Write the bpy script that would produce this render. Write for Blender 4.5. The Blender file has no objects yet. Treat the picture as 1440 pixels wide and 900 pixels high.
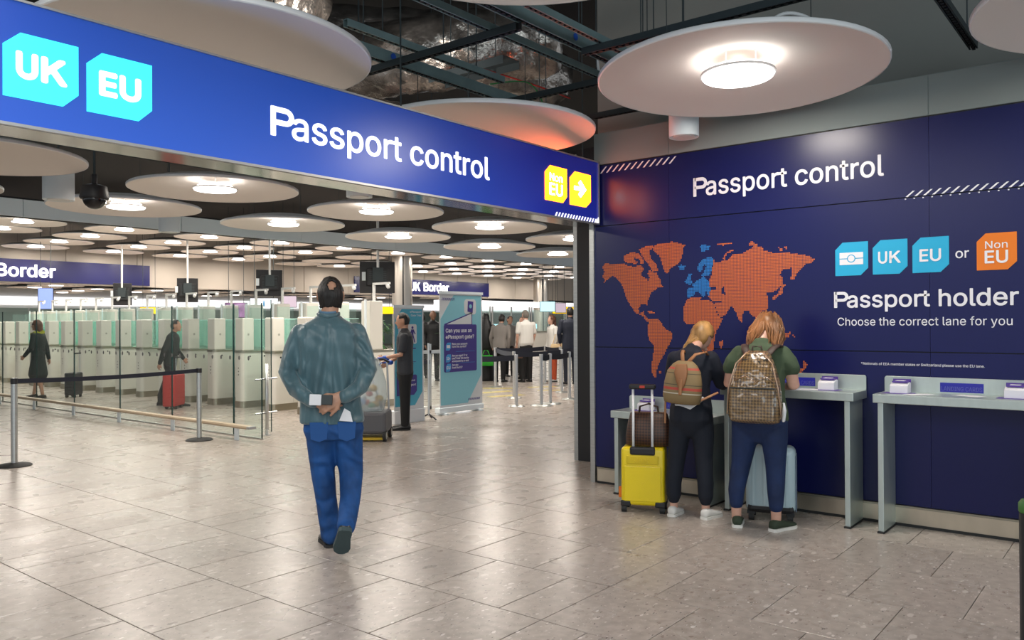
import bpy, bmesh, math, random
from mathutils import Vector, Matrix, Quaternion, noise
sc = bpy.context.scene
COL = sc.collection
PI = math.pi
# ------------------------------------------------------------------ camera
cam = bpy.data.cameras.new('camera'); cam.lens = 28.365; cam.sensor_width = 36; cam.clip_end = 300
camo = bpy.data.objects.new('camera', cam); COL.objects.link(camo)
camo.matrix_world = Matrix(((0.626918, 0.0, -0.779085, 0), (-0.779065, -0.007183, -0.626902, 0),
                            (-0.005596, 0.999974, -0.004503, 1.5), (0, 0, 0, 1)))
sc.camera = camo
# ------------------------------------------------------------------ world, exposure
w = bpy.data.worlds.new('world'); sc.world = w; w.use_nodes = True
w.node_tree.nodes['Background'].inputs[0].default_value = (0.84, 0.92, 1.0, 1)
w.node_tree.nodes['Background'].inputs[1].default_value = 0.6
sc.view_settings.view_transform = 'Standard'; sc.view_settings.look = 'None'
sc.view_settings.exposure = 0.5; sc.view_settings.gamma = 1.0; sc.view_settings.use_curve_mapping = False
sc.cycles.transparent_max_bounces = 40
LAMP_W = 26.0         # watts of one disc lamp
def area(name, loc, size, power, color=(1, 1, 1), rot=(0, 0, 0), shape='DISK', size_y=None):
    l = bpy.data.lights.new(name, 'AREA'); l.shape = shape; l.size = size; l.energy = power; l.color = color
    if size_y: l.size_y = size_y
    o = bpy.data.objects.new(name, l); o.location = loc; o.rotation_euler = rot; COL.objects.link(o); return o
# unseen soft cool fill light behind the viewer
area('cool_fill_light', (-3.2, -4.2, 3.2), 7, 170, (0.80, 0.95, 1.0), (math.radians(66), 0, math.radians(-52)), 'RECTANGLE', 4)
area('concourse_fill', (0.4, 2.6, 3.4), 2.2, 66, (1, .97, .94), (0, 0, 0), 'RECTANGLE', 2.6)  # added overhead fill, standing in for unseen ceiling lamps at the front left
area('void_fill_uplight', (5.2, 5.7, 3.55), .7, 16, (1, .92, .85), (PI, 0, 0))  # added uplight that brings out the foil ducts and channels
for _x in (7.2, 10.6, 14.0, 19.0):
    for _y in (16.2, 19.8): area('gate_hall_lamp', (_x, _y, 4.1), .9, 52, (1, .93, .84))
# ------------------------------------------------------------------ materials
def nt(m): return m.node_tree.nodes, m.node_tree.links
def mat(name, col, rough=.5, metal=0., spec=.5, emit=None, es=0., coat=0., var=0., vscale=8., bump=0., bscale=60., stretch=None, sheen=0., alpha=None, trans=0.):
    m = bpy.data.materials.new(name); m.use_nodes = True; N, L = nt(m); p = N['Principled BSDF']
    p.inputs['Base Color'].default_value = (*col, 1); p.inputs['Roughness'].default_value = rough
    p.inputs['Metallic'].default_value = metal; p.inputs['Specular IOR Level'].default_value = spec
    if coat: p.inputs['Coat Weight'].default_value = coat; p.inputs['Coat Roughness'].default_value = .08
    if sheen: p.inputs['Sheen Weight'].default_value = sheen
    if trans: p.inputs['Transmission Weight'].default_value = trans
    if emit: p.inputs['Emission Color'].default_value = (*emit, 1); p.inputs['Emission Strength'].default_value = es
    if var or bump:
        tc = N.new('ShaderNodeTexCoord'); mp = N.new('ShaderNodeMapping'); L.new(tc.outputs['Object'], mp.inputs[0])
        if stretch: mp.inputs['Scale'].default_value = stretch
    if var:
        n = N.new('ShaderNodeTexNoise'); n.inputs['Scale'].default_value = vscale; n.inputs['Detail'].default_value = 4
        L.new(mp.outputs[0], n.inputs['Vector'])
        r = N.new('ShaderNodeValToRGB'); r.color_ramp.elements[0].position = .3; r.color_ramp.elements[1].position = .7
        r.color_ramp.elements[0].color = (*[c * (1 - var) for c in col], 1); r.color_ramp.elements[1].color = (*[min(1, c * (1 + var)) for c in col], 1)
        L.new(n.outputs['Fac'], r.inputs[0]); L.new(r.outputs[0], p.inputs['Base Color'])
    if bump:
        n2 = N.new('ShaderNodeTexNoise'); n2.inputs['Scale'].default_value = bscale; n2.inputs['Detail'].default_value = 5
        L.new(mp.outputs[0], n2.inputs['Vector']); b = N.new('ShaderNodeBump'); b.inputs['Strength'].default_value = bump; b.inputs['Distance'].default_value = .02
        L.new(n2.outputs['Fac'], b.inputs['Height']); L.new(b.outputs[0], p.inputs['Normal'])
    return m
def glass(name, col, alpha=.25, rough=.02):
    # thin architectural glass: mostly clear, tinted, with fresnel gloss
    m = bpy.data.materials.new(name); m.use_nodes = True; N, L = nt(m); N.remove(N['Principled BSDF'])
    out = N['Material Output']; t = N.new('ShaderNodeBsdfTransparent'); t.inputs[0].default_value = (*col, 1)
    d = N.new('ShaderNodeBsdfPrincipled'); d.inputs['Base Color'].default_value = (*col, 1); d.inputs['Roughness'].default_value = rough
    g = N.new('ShaderNodeBsdfGlossy'); g.inputs['Roughness'].default_value = rough
    f0 = N.new('ShaderNodeFresnel'); f0.inputs[0].default_value = 1.3; f = N.new('ShaderNodeMath'); f.operation = 'MULTIPLY'; f.inputs[1].default_value = .09; L.new(f0.outputs[0], f.inputs[0])
    a = N.new('ShaderNodeMixShader'); a.inputs[0].default_value = alpha; L.new(t.outputs[0], a.inputs[1]); L.new(d.outputs[0], a.inputs[2])
    b = N.new('ShaderNodeMixShader'); L.new(f.outputs[0], b.inputs[0]); L.new(a.outputs[0], b.inputs[1]); L.new(g.outputs[0], b.inputs[2])
    L.new(b.outputs[0], out.inputs[0]); return m
def emis(name, col, s): 
    m = bpy.data.materials.new(name); m.use_nodes = True; N, L = nt(m); p = N['Principled BSDF']
    p.inputs['Base Color'].default_value = (*[c * .5 for c in col], 1); p.inputs['Emission Color'].default_value = (*col, 1)
    p.inputs['Emission Strength'].default_value = s; p.inputs['Roughness'].default_value = .35; return m
M = {}
M['white'] = mat('white_paint', (.78, .78, .76), .5)
M['disc'] = mat('disc_acoustic_white', (.86, .80, .745), .75)
M['disc_rim'] = mat('disc_rim_white', (.9, .9, .9), .4)
M['lampglow'] = emis('lamp_diffuser', (1, .965, .93), 6)
M['steel'] = mat('brushed_steel', (.50, .51, .49), .34, .9, var=.08, vscale=5, stretch=(1, 1, 12), bump=.03, bscale=40)
M['steel_desk'] = mat('satin_steel_desk', (.54, .61, .585), .42, .75, var=.04, vscale=6, stretch=(4, 4, 1))
M['chrome'] = mat('polished_steel', (.55, .55, .55), .38, .9)
M['bronze_kick'] = mat('steel_kick_plate', (.36, .33, .26), .35, .8, var=.1, vscale=3)
M['base_steel'] = mat('skirting_steel', (.62, .55, .44), .30, .85, var=.10, vscale=2, stretch=(1, 3, 1))
M['black'] = mat('black_plastic', (.012, .012, .014), .45)
M['rubber'] = mat('black_rubber', (.02, .02, .02), .7)
M['dark'] = mat('dark_void_paint', (.018, .018, .02), .85)
M['navy'] = mat('navy_panel_gloss', (.007, .0095, .078), .28, spec=.38)
M['navy_sign'] = mat('navy_fascia', (.012, .012, .10), .2, spec=.5)
M['txt_white'] = mat('white_vinyl', (.80, .80, .84), .5)
M['txt_glow'] = emis('white_backlit', (.93, .93, 1.), 1.0)
M['cyan'] = mat('cyan_vinyl', (.012, .40, .68), .5)
M['cyan_glow'] = emis('cyan_backlit', (.04, .72, .86), 1.05)
M['blue_glow'] = None
M['yel_glow'] = emis('yellow_backlit', (1., .15, .004), 6.5)
M['orange'] = mat('orange_vinyl', (.78, .19, .008), .5)
M['strut'] = mat('galvanised_strut', (.22, .32, .33), .5, .3, var=.15, vscale=4)
M['strut_d'] = mat('dark_strut', (.05, .065, .07), .55, .4)
M['foil'] = mat('crumpled_foil', (.42, .38, .34), .25, .85, var=.6, vscale=5, bump=.9, bscale=16, stretch=(1, 1, 1))
M['plaster'] = mat('grey_plaster', (.25, .255, .235), .8, var=.04, vscale=1.2)
M['plaster_lo'] = mat('grey_plaster_low', (.22, .255, .25), .75, var=.03, vscale=1.2)
M['bulkhead'] = mat('pale_grey_metal_panel', (.80, .87, .90), .5)
M['beige'] = mat('beige_fascia', (.48, .43, .375), .7, var=.04, vscale=.6)
M['gate'] = mat('gate_cream', (.74, .71, .64), .38)
M['gate_d'] = mat('gate_dark_cream', (.40, .39, .34), .4)
M['glass'] = glass('clear_glass', (.95, .985, .975), .02)
M['glassg'] = glass('green_glass', (.88, .97, .95), .05)
M['gedge'] = mat('glass_edge', (.01, .045, .04), .25)
M['wood'] = mat('tan_rail', (.50, .39, .27), .4, var=.12, vscale=8, stretch=(6, .4, 6))
M['belt'] = mat('belt_navy', (.007, .009, .02), .7)
M['skin'] = mat('skin', (.48, .26, .17), .5, var=.06, vscale=20)
M['skin_r'] = mat('skin_rosy', (.60, .34, .25), .5, var=.06, vscale=20)
M['skin_b'] = mat('skin_brown', (.22, .11, .065), .5, var=.06, vscale=20)
M['hair_k'] = mat('hair_black', (.012, .010, .009), .5, bump=.5, bscale=120, stretch=(1, 1, .2))
M['hair_g'] = mat('hair_grey', (.16, .14, .12), .6, bump=.4, bscale=90)
M['hair_bl'] = mat('hair_dark_blonde', (.36, .19, .06), .45, var=.55, vscale=14, stretch=(1, 1, .3))
M['hair_au'] = mat('hair_auburn', (.25, .105, .035), .45, var=.6, vscale=12, stretch=(1, 1, .3))
M['hair_br'] = mat('hair_brown', (.10, .04, .02), .5, var=.3)
M['eye'] = mat('eye_white', (.7, .7, .68), .2)
M['lip'] = mat('lip', (.35, .12, .10), .5)
# polished agglomerate floor tile: chips + pores, tone differs from tile to tile
def floor_mat(name, joints=False):
    m = bpy.data.materials.new(name); m.use_nodes = True; N, L = nt(m); p = N['Principled BSDF']
    g = N.new('ShaderNodeNewGeometry'); mp = N.new('ShaderNodeMapping'); L.new(g.outputs['Position'], mp.inputs[0])
    no = N.new('ShaderNodeTexNoise'); no.inputs['Scale'].default_value = 16; no.inputs['Detail'].default_value = 6; L.new(mp.outputs[0], no.inputs['Vector'])
    r = N.new('ShaderNodeValToRGB'); e = r.color_ramp.elements; e[0].position = .3; e[0].color = (.33, .285, .25, 1); e[1].position = .7; e[1].color = (.47, .415, .37, 1)
    L.new(no.outputs['Fac'], r.inputs[0]); cur = r.outputs[0]
    for sc_, lo, hi, c, seed in ((8, .20, .24, (.58, .52, .475), 0), (15, .21, .26, (.27, .215, .185), 3), (30, .18, .22, (.13, .115, .105), 7), (14, .19, .24, (.66, .61, .57), 19), (42, .2, .28, (.60, .55, .51), 11)):
        mp2 = N.new('ShaderNodeMapping'); mp2.inputs['Location'].default_value = (seed, seed * .7, 0); mp2.inputs['Rotation'].default_value = (0, 0, seed * .3 + .4)
        mp2.inputs['Scale'].default_value = (1, 1.9, 1)
        L.new(g.outputs['Position'], mp2.inputs[0])
        nw = N.new('ShaderNodeTexNoise'); nw.inputs['Scale'].default_value = 22; nw.inputs['Detail'].default_value = 3; L.new(g.outputs['Position'], nw.inputs['Vector'])
        vw = N.new('ShaderNodeVectorMath'); vw.operation = 'MULTIPLY_ADD'; vw.inputs[1].default_value = (.055, .055, 0); L.new(nw.outputs['Color'], vw.inputs[0]); L.new(mp2.outputs[0], vw.inputs[2])
        v = N.new('ShaderNodeTexVoronoi'); v.inputs['Scale'].default_value = sc_; L.new(vw.outputs[0], v.inputs['Vector'])
        n3 = N.new('ShaderNodeTexWhiteNoise'); L.new(v.outputs['Color'], n3.inputs[0])
        rr = N.new('ShaderNodeMapRange'); rr.inputs[1].default_value = lo; rr.inputs[2].default_value = hi; rr.inputs[3].default_value = 1; rr.inputs[4].default_value = 0
        ad = N.new('ShaderNodeMath'); ad.operation = 'MULTIPLY_ADD'; ad.inputs[1].default_value = .55; ad.inputs[2].default_value = -.05
        L.new(n3.outputs['Value'], ad.inputs[0])
        a2 = N.new('ShaderNodeMath'); a2.operation = 'ADD'; L.new(v.outputs['Distance'], a2.inputs[0]); L.new(ad.outputs[0], a2.inputs[1])
        L.new(a2.outputs[0], rr.inputs[0])
        mx = N.new('ShaderNodeMix'); mx.data_type = 'RGBA'; L.new(rr.outputs[0], mx.inputs[0]); L.new(cur, mx.inputs[6]); mx.inputs[7].default_value = (*c, 1); cur = mx.outputs[2]
    oi = N.new('ShaderNodeObjectInfo'); hs = N.new('ShaderNodeHueSaturation'); ml = N.new('ShaderNodeMapRange')
    ml.inputs[3].default_value = .93; ml.inputs[4].default_value = 1.06; L.new(oi.outputs['Random'], ml.inputs[0])
    L.new(ml.outputs[0], hs.inputs['Value']); L.new(cur, hs.inputs['Color']); cur = hs.outputs[0]
    if joints:
        sx = N.new('ShaderNodeSeparateXYZ'); L.new(g.outputs['Position'], sx.inputs[0]); fs = []
        for k, per, off, wd in ((0, .657, 3.93, .004), (1, 1.1117, 2.457, .004)):
            s = N.new('ShaderNodeMath'); s.operation = 'SUBTRACT'; L.new(sx.outputs[k], s.inputs[0]); s.inputs[1].default_value = off - per / 2
            q = N.new('ShaderNodeMath'); q.operation = 'WRAP'; L.new(s.outputs[0], q.inputs[0]); q.inputs[1].default_value = per; q.inputs[2].default_value = 0
            q2 = N.new('ShaderNodeMath'); q2.operation = 'SUBTRACT'; L.new(q.outputs[0], q2.inputs[0]); q2.inputs[1].default_value = per / 2
            q3 = N.new('ShaderNodeMath'); q3.operation = 'ABSOLUTE'; L.new(q2.outputs[0], q3.inputs[0])
            q4 = N.new('ShaderNodeMath'); q4.operation = 'LESS_THAN'; L.new(q3.outputs[0], q4.inputs[0]); q4.inputs[1].default_value = wd / 2; fs.append(q4)
        mxx = N.new('ShaderNodeMath'); mxx.operation = 'MAXIMUM'; L.new(fs[0].outputs[0], mxx.inputs[0]); L.new(fs[1].outputs[0], mxx.inputs[1])
        mx = N.new('ShaderNodeMix'); mx.data_type = 'RGBA'; L.new(mxx.outputs[0], mx.inputs[0]); L.new(cur, mx.inputs[6]); mx.inputs[7].default_value = (.13, .115, .1, 1); cur = mx.outputs[2]
    L.new(cur, p.inputs['Base Color']); 
    rn = N.new('ShaderNodeTexNoise'); rn.inputs['Scale'].default_value = 3; L.new(g.outputs['Position'], rn.inputs['Vector'])
    rm = N.new('ShaderNodeMapRange'); rm.inputs[3].default_value = .24; rm.inputs[4].default_value = .32; L.new(rn.outputs['Fac'], rm.inputs[0]); L.new(rm.outputs[0], p.inputs['Roughness'])
    p.inputs['Specular IOR Level'].default_value = .36
    bn = N.new('ShaderNodeTexNoise'); bn.inputs['Scale'].default_value = 5; bn.inputs['Detail'].default_value = 2; L.new(g.outputs['Position'], bn.inputs['Vector'])
    b = N.new('ShaderNodeBump'); b.inputs['Strength'].default_value = .03; b.inputs['Distance'].default_value = .02; L.new(bn.outputs['Fac'], b.inputs['Height']); L.new(b.outputs[0], p.inputs['Normal'])
    return m
M['tile'] = floor_mat('polished_stone_tile'); M['tile_far'] = floor_mat('polished_stone_far', True)
M['grout'] = mat('dark_grout', (.13, .115, .10), .8)
def checker_mat(name, c1, c2, scale, rough=.4, coat=0., rot=45, axes='XZ', bump=0.):
    m = bpy.data.materials.new(name); m.use_nodes = True; N, L = nt(m); p = N['Principled BSDF']
    tc = N.new('ShaderNodeTexCoord'); mp = N.new('ShaderNodeMapping'); L.new(tc.outputs['Object'], mp.inputs[0])
    mp.inputs['Rotation'].default_value = (0, math.radians(rot), 0) if axes == 'XZ' else (math.radians(rot), 0, 0)
    s = N.new('ShaderNodeSeparateXYZ'); L.new(mp.outputs[0], s.inputs[0]); c = N.new('ShaderNodeCombineXYZ')
    L.new(s.outputs[0 if axes == 'XZ' else 1], c.inputs[0]); L.new(s.outputs[2], c.inputs[1]); c.inputs[2].default_value = .31
    ck = N.new('ShaderNodeTexChecker'); ck.inputs['Scale'].default_value = scale; ck.inputs[1].default_value = (*c1, 1); ck.inputs[2].default_value = (*c2, 1)
    L.new(c.outputs[0], ck.inputs[0]); L.new(ck.outputs[0], p.inputs['Base Color']); p.inputs['Roughness'].default_value = rough
    if coat: p.inputs['Coat Weight'].default_value = coat; p.inputs['Coat Roughness'].default_value = .12
    if bump:
        n2 = N.new('ShaderNodeTexNoise'); n2.inputs['Scale'].default_value = 9; L.new(tc.outputs['Object'], n2.inputs['Vector'])
        b = N.new('ShaderNodeBump'); b.inputs['Strength'].default_value = bump; b.inputs['Distance'].default_value = .05; L.new(n2.outputs['Fac'], b.inputs['Height'])
        L.new(b.outputs[0], p.inputs['Normal']); L.new(b.outputs[0], p.inputs['Coat Normal'])
    return m
def stripe_mat(name, base, bands, rough=.7):
    # horizontal woven bands at given object-space heights
    m = bpy.data.materials.new(name); m.use_nodes = True; N, L = nt(m); p = N['Principled BSDF']; p.inputs['Roughness'].default_value = rough
    tc = N.new('ShaderNodeTexCoord'); s = N.new('ShaderNodeSeparateXYZ'); L.new(tc.outputs['Object'], s.inputs[0]); cur = None
    for ax, c0, hw, colr, fac in bands:
        a = N.new('ShaderNodeMath'); a.operation = 'SUBTRACT'; L.new(s.outputs[ax], a.inputs[0]); a.inputs[1].default_value = c0
        b = N.new('ShaderNodeMath'); b.operation = 'ABSOLUTE'; L.new(a.outputs[0], b.inputs[0])
        c = N.new('ShaderNodeMath'); c.operation = 'LESS_THAN'; L.new(b.outputs[0], c.inputs[0]); c.inputs[1].default_value = hw
        d = N.new('ShaderNodeMath'); d.operation = 'MULTIPLY'; L.new(c.outputs[0], d.inputs[0]); d.inputs[1].default_value = fac
        mx = N.new('ShaderNodeMix'); mx.data_type = 'RGBA'; L.new(d.outputs[0], mx.inputs[0]); mx.inputs[7].default_value = (*colr, 1)
        if cur: L.new(cur, mx.inputs[6])
        else: mx.inputs[6].default_value = (*base, 1)
        cur = mx.outputs[2]
    L.new(cur, p.inputs['Base Color']); return m
# ------------------------------------------------------------------ mesh collector
class MB:
    def __init__(s): s.v = []; s.f = []
    def add(s, vs, fs, mtx=None):
        k = len(s.v); s.v += [tuple(mtx @ Vector(v)) if mtx else tuple(v) for v in vs]; s.f += [tuple(i + k for i in f) for f in fs]; return s
    def box(s, x0, x1, y0, y1, z0, z1, mtx=None):
        return s.add([(x0, y0, z0), (x1, y0, z0), (x1, y1, z0), (x0, y1, z0), (x0, y0, z1), (x1, y0, z1), (x1, y1, z1), (x0, y1, z1)],
                     [(0, 3, 2, 1), (4, 5, 6, 7), (0, 1, 5, 4), (1, 2, 6, 5), (2, 3, 7, 6), (3, 0, 4, 7)], mtx)
    def prism(s, poly, h0, h1, frame='xy'):
        # poly extruded: xy -> along z ; xz -> along y ; yz -> along x
        n = len(poly); f = {'xy': lambda a, b, h: (a, b, h), 'xz': lambda a, b, h: (a, h, b), 'yz': lambda a, b, h: (h, a, b)}[frame]
        vs = [f(a, b, h0) for a, b in poly] + [f(a, b, h1) for a, b in poly]
        return s.add(vs, [tuple(range(n))[::-1], tuple(range(n, 2 * n))] + [(i, (i + 1) % n, n + (i + 1) % n, n + i) for i in range(n)])
    def loft(s, rings, cap=True):
        k = len(s.v); n = len(rings[0])
        for r in rings: s.v += [tuple(p) for p in r]
        for j in range(len(rings) - 1):
            for i in range(n): s.f.append((k + j * n + i, k + j * n + (i + 1) % n, k + (j + 1) * n + (i + 1) % n, k + (j + 1) * n + i))
        if cap: s.f.append(tuple(k + i for i in range(n))[::-1]); s.f.append(tuple(k + (len(rings) - 1) * n + i for i in range(n)))
        return s
    def limb(s, pts, rads, side=(1, 0, 0), n=14, e=2., ends=True):
        P = [Vector(p) for p in pts]; R = [(r, r) if not isinstance(r, (tuple, list)) else r for r in rads]; S = Vector(side); rings = []
        if ends:   # rounded ends
            d0 = (P[0] - P[1]).normalized(); d1 = (P[-1] - P[-2]).normalized(); a, b = R[0], R[-1]; m0 = min(a); m1 = min(b)
            P = [P[0] + d0 * m0 * .8, P[0] + d0 * m0 * .5] + P + [P[-1] + d1 * m1 * .5, P[-1] + d1 * m1 * .8]
            R = [(a[0] - m0 * .65, a[1] - m0 * .65), (a[0] - m0 * .2, a[1] - m0 * .2)] + R + [(b[0] - m1 * .2, b[1] - m1 * .2), (b[0] - m1 * .65, b[1] - m1 * .65)]
        for i, p in enumerate(P):
            t = (P[min(i + 1, len(P) - 1)] - P[max(i - 1, 0)]); t = t.normalized() if t.length > 1e-9 else Vector((0, 0, 1))
            u = S - t * S.dot(t)
            if u.length < .15: u = Vector((0, 1, 0)) - t * t.y
            u.normalize(); v = t.cross(u); ring = []
            for k in range(n):
                a = 2 * PI * k / n; c, q = math.cos(a), math.sin(a)
                c = math.copysign(abs(c) ** (2 / e), c); q = math.copysign(abs(q) ** (2 / e), q)
                ring.append(p + u * (c * R[i][0]) + v * (q * R[i][1]))
            rings.append(ring)
        return s.loft(rings)
    def tube(s, pts, r, n=8):
        return s.limb(pts, [r] * len(pts) if not isinstance(r, (list, tuple)) else r, n=n, ends=False)
    def cyl(s, x, y, z0, z1, r, n=20, r2=None): 
        r2 = r if r2 is None else r2
        return s.loft([[(x + q * math.cos(2 * PI * i / n), y + q * math.sin(2 * PI * i / n), z) for i in range(n)] for q, z in ((r, z0), (r2, z1))])
    def rod(s, a, b, r, n=12): return s.limb([a, b], [r, r], n=n, ends=False)
    def lathe(s, prof, x=0, y=0, n=24):
        return s.loft([[(x + q * math.cos(2 * PI * i / n), y + q * math.sin(2 * PI * i / n), z) for i in range(n)] for q, z in prof])
    def ball(s, c, r, n=12, mtx=None):
        r = r if isinstance(r, (tuple, list)) else (r, r, r); m = n // 2 + 1; vs = []; fs = []
        for j in range(1, m):
            t = PI * j / m
            for i in range(n): a = 2 * PI * i / n; vs.append((c[0] + r[0] * math.sin(t) * math.cos(a), c[1] + r[1] * math.sin(t) * math.sin(a), c[2] - r[2] * math.cos(t)))
        k = len(vs); vs += [(c[0], c[1], c[2] - r[2]), (c[0], c[1], c[2] + r[2])]
        for j in range(m - 2):
            for i in range(n): fs.append((j * n + i, j * n + (i + 1) % n, (j + 1) * n + (i + 1) % n, (j + 1) * n + i))
        for i in range(n): fs.append((k, (i + 1) % n, i)); fs.append((k + 1, (m - 2) * n + i, (m - 2) * n + (i + 1) % n))
        return s.add(vs, fs, mtx)
    def mesh(s, name, m=None, smooth=False):
        me = bpy.data.meshes.new(name); me.from_pydata(s.v, [], s.f); me.update()
        if m: me.materials.append(M[m] if isinstance(m, str) else m)
        if smooth: me.polygons.foreach_set('use_smooth', [True] * len(me.polygons))
        return me
    def build(s, name, m=None, parent=None, bev=0, smooth=False, loc=None, sharp=None):
        o = bpy.data.objects.new(name, s.mesh(name, m, smooth or sharp is not None)); COL.objects.link(o)
        if sharp is not None: o.data.set_sharp_from_angle(angle=math.radians(sharp))
        if parent: o.parent = parent
        if loc: o.location = loc
        if bev:
            b = o.modifiers.new('bevel', 'BEVEL'); b.width = bev; b.segments = 2; b.limit_method = 'ANGLE'; b.harden_normals = False
        return o
DG = None
def fuse(mb, vox, it=4, name='body', fac=.5, lo=None):
    # one continuous surface out of overlapping lofts
    me = mb.mesh('tmp'); o = bpy.data.objects.new('tmp', me); COL.objects.link(o)
    r = o.modifiers.new('r', 'REMESH'); r.mode = 'VOXEL'; r.voxel_size = vox; r.use_smooth_shade = True
    if it: q = o.modifiers.new('s', 'SMOOTH'); q.factor = fac; q.iterations = it
    dg = bpy.context.evaluated_depsgraph_get(); dg.update(); ev = o.evaluated_get(dg)
    out = bpy.data.meshes.new_from_object(ev, depsgraph=dg); out.name = name
    bpy.data.objects.remove(o); bpy.data.meshes.remove(me); out.materials.clear(); return out
def obj(name, me, m=None, parent=None, loc=None):
    o = bpy.data.objects.new(name, me); COL.objects.link(o)
    if m: me.materials.clear(); me.materials.append(M[m] if isinstance(m, str) else m)
    if parent: o.parent = parent
    if loc: o.location = loc
    return o
def tag(o, label=None, cat=None, group=None, kind=None):
    if label: o['label'] = label
    if cat: o['category'] = cat
    if group: o['group'] = group
    if kind: o['kind'] = kind
    return o
def thing(name, label, cat, loc=(0, 0, 0), rz=0., group=None):
    o = bpy.data.objects.new(name, None); COL.objects.link(o); o.location = loc; o.rotation_euler = (0, 0, rz); o.empty_display_size = .1
    return tag(o, label, cat, group)
def dup(root, loc=None, rz=None, label=None):
    def cp(o, par):
        c = o.copy(); COL.objects.link(c)
        if par: c.parent = par
        for ch in o.children: cp(ch, c)
        return c
    r = cp(root, None)
    if loc: r.location = loc
    if rz is not None: r.rotation_euler = (0, 0, rz)
    if label: r['label'] = label
    return r
try: FONT = bpy.data.fonts.load(bpy.utils.system_resource('DATAFILES', path='fonts') + '/Inter.woff2')
except Exception: FONT = None
_cc = bpy.data.curves.new('m', 'FONT'); _cc.body = 'H'; _cc.size = 1
if FONT: _cc.font = FONT
_oo = bpy.data.objects.new('m', _cc); COL.objects.link(_oo); _dg = bpy.context.evaluated_depsgraph_get(); _dg.update()
_mm = bpy.data.meshes.new_from_object(_oo.evaluated_get(_dg), depsgraph=_dg); CAPH = max(v.co.y for v in _mm.vertices); print('CAPH', CAPH)
bpy.data.objects.remove(_oo); bpy.data.curves.remove(_cc)
_mc = {}
def fmesh(s, space=1.0):
    c = bpy.data.curves.new('t', 'FONT'); c.body = s; c.size = 1; c.resolution_u = 3; c.space_character = space
    if FONT: c.font = FONT
    o = bpy.data.objects.new('t', c); COL.objects.link(o); dg = bpy.context.evaluated_depsgraph_get(); dg.update()
    me = bpy.data.meshes.new_from_object(o.evaluated_get(dg), depsgraph=dg); bpy.data.objects.remove(o); bpy.data.curves.remove(c); return me
def fmax(s):
    if s not in _mc: m_ = fmesh(s); _mc[s] = max(v.co.x for v in m_.vertices); bpy.data.meshes.remove(m_)
    return _mc[s]
def glyphs(s, space=1.0):
    """mesh of a string; P and K are drawn here because the font's overlapping contours fill badly"""
    if 'P' not in s and 'K' not in s: return fmesh(s, space)
    V = []; F = []; i = 0; h0 = fmax('H'); C = CAPH
    def put(vs, fs, ox): k = len(V); V.extend([(x + ox, y, 0) for x, y in vs]); F.extend([tuple(q + k for q in f) for f in fs])
    while i < len(s):
        ox = fmax(s[:i] + 'H') - h0 if i else 0.
        if s[i] in 'PK':
            t = .076; x0 = .075
            put([(x0, 0), (x0 + t, 0), (x0 + t, C), (x0, C)], [(0, 1, 2, 3)], ox)
            if s[i] == 'P':
                o_, n_ = [], []; ro = C * .30; ri = ro - t; cy = C - ro; cx = x0 + .27
                o_.append((x0 + t * .5, C)); n_.append((x0 + t * .5, C - t))
                for k in range(11): a = PI / 2 - PI * k / 10; o_.append((cx + ro * 1.0 * math.cos(a), cy + ro * math.sin(a))); n_.append((cx + ri * 1.0 * math.cos(a), cy + ri * math.sin(a)))
                o_.append((x0 + t * .5, cy - ro)); n_.append((x0 + t * .5, cy - ri)); n = len(o_)
                put(o_ + n_, [(k, k + 1, n + k + 1, n + k) for k in range(n - 1)], ox)
            else:
                put([(x0 + t * .6, C * .27), (x0 + t * .6, C * .44), (x0 + .37, C), (x0 + .47, C)], [(0, 3, 2, 1)], ox)
                put([(x0 + .185, C * .50), (x0 + .25, C * .60), (x0 + .50, 0), (x0 + .40, 0)], [(0, 3, 2, 1)], ox)
            i += 1
        else:
            j = i
            while j < len(s) and s[j] not in 'PK': j += 1
            seg = s[i:j]
            if seg.strip():
                lead = len(seg) - len(seg.lstrip()); oo = fmax(s[:i] + seg[:lead] + 'H') - h0 if (i + lead) else 0.
                m_ = fmesh(seg.lstrip()); k = len(V); V.extend([(v.co.x + oo, v.co.y, 0) for v in m_.vertices]); F.extend([tuple(q + k for q in p.vertices) for p in m_.polygons]); bpy.data.meshes.remove(m_)
            i = j
    me = bpy.data.meshes.new('t'); me.from_pydata(V, [], F); me.update(); return me
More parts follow.
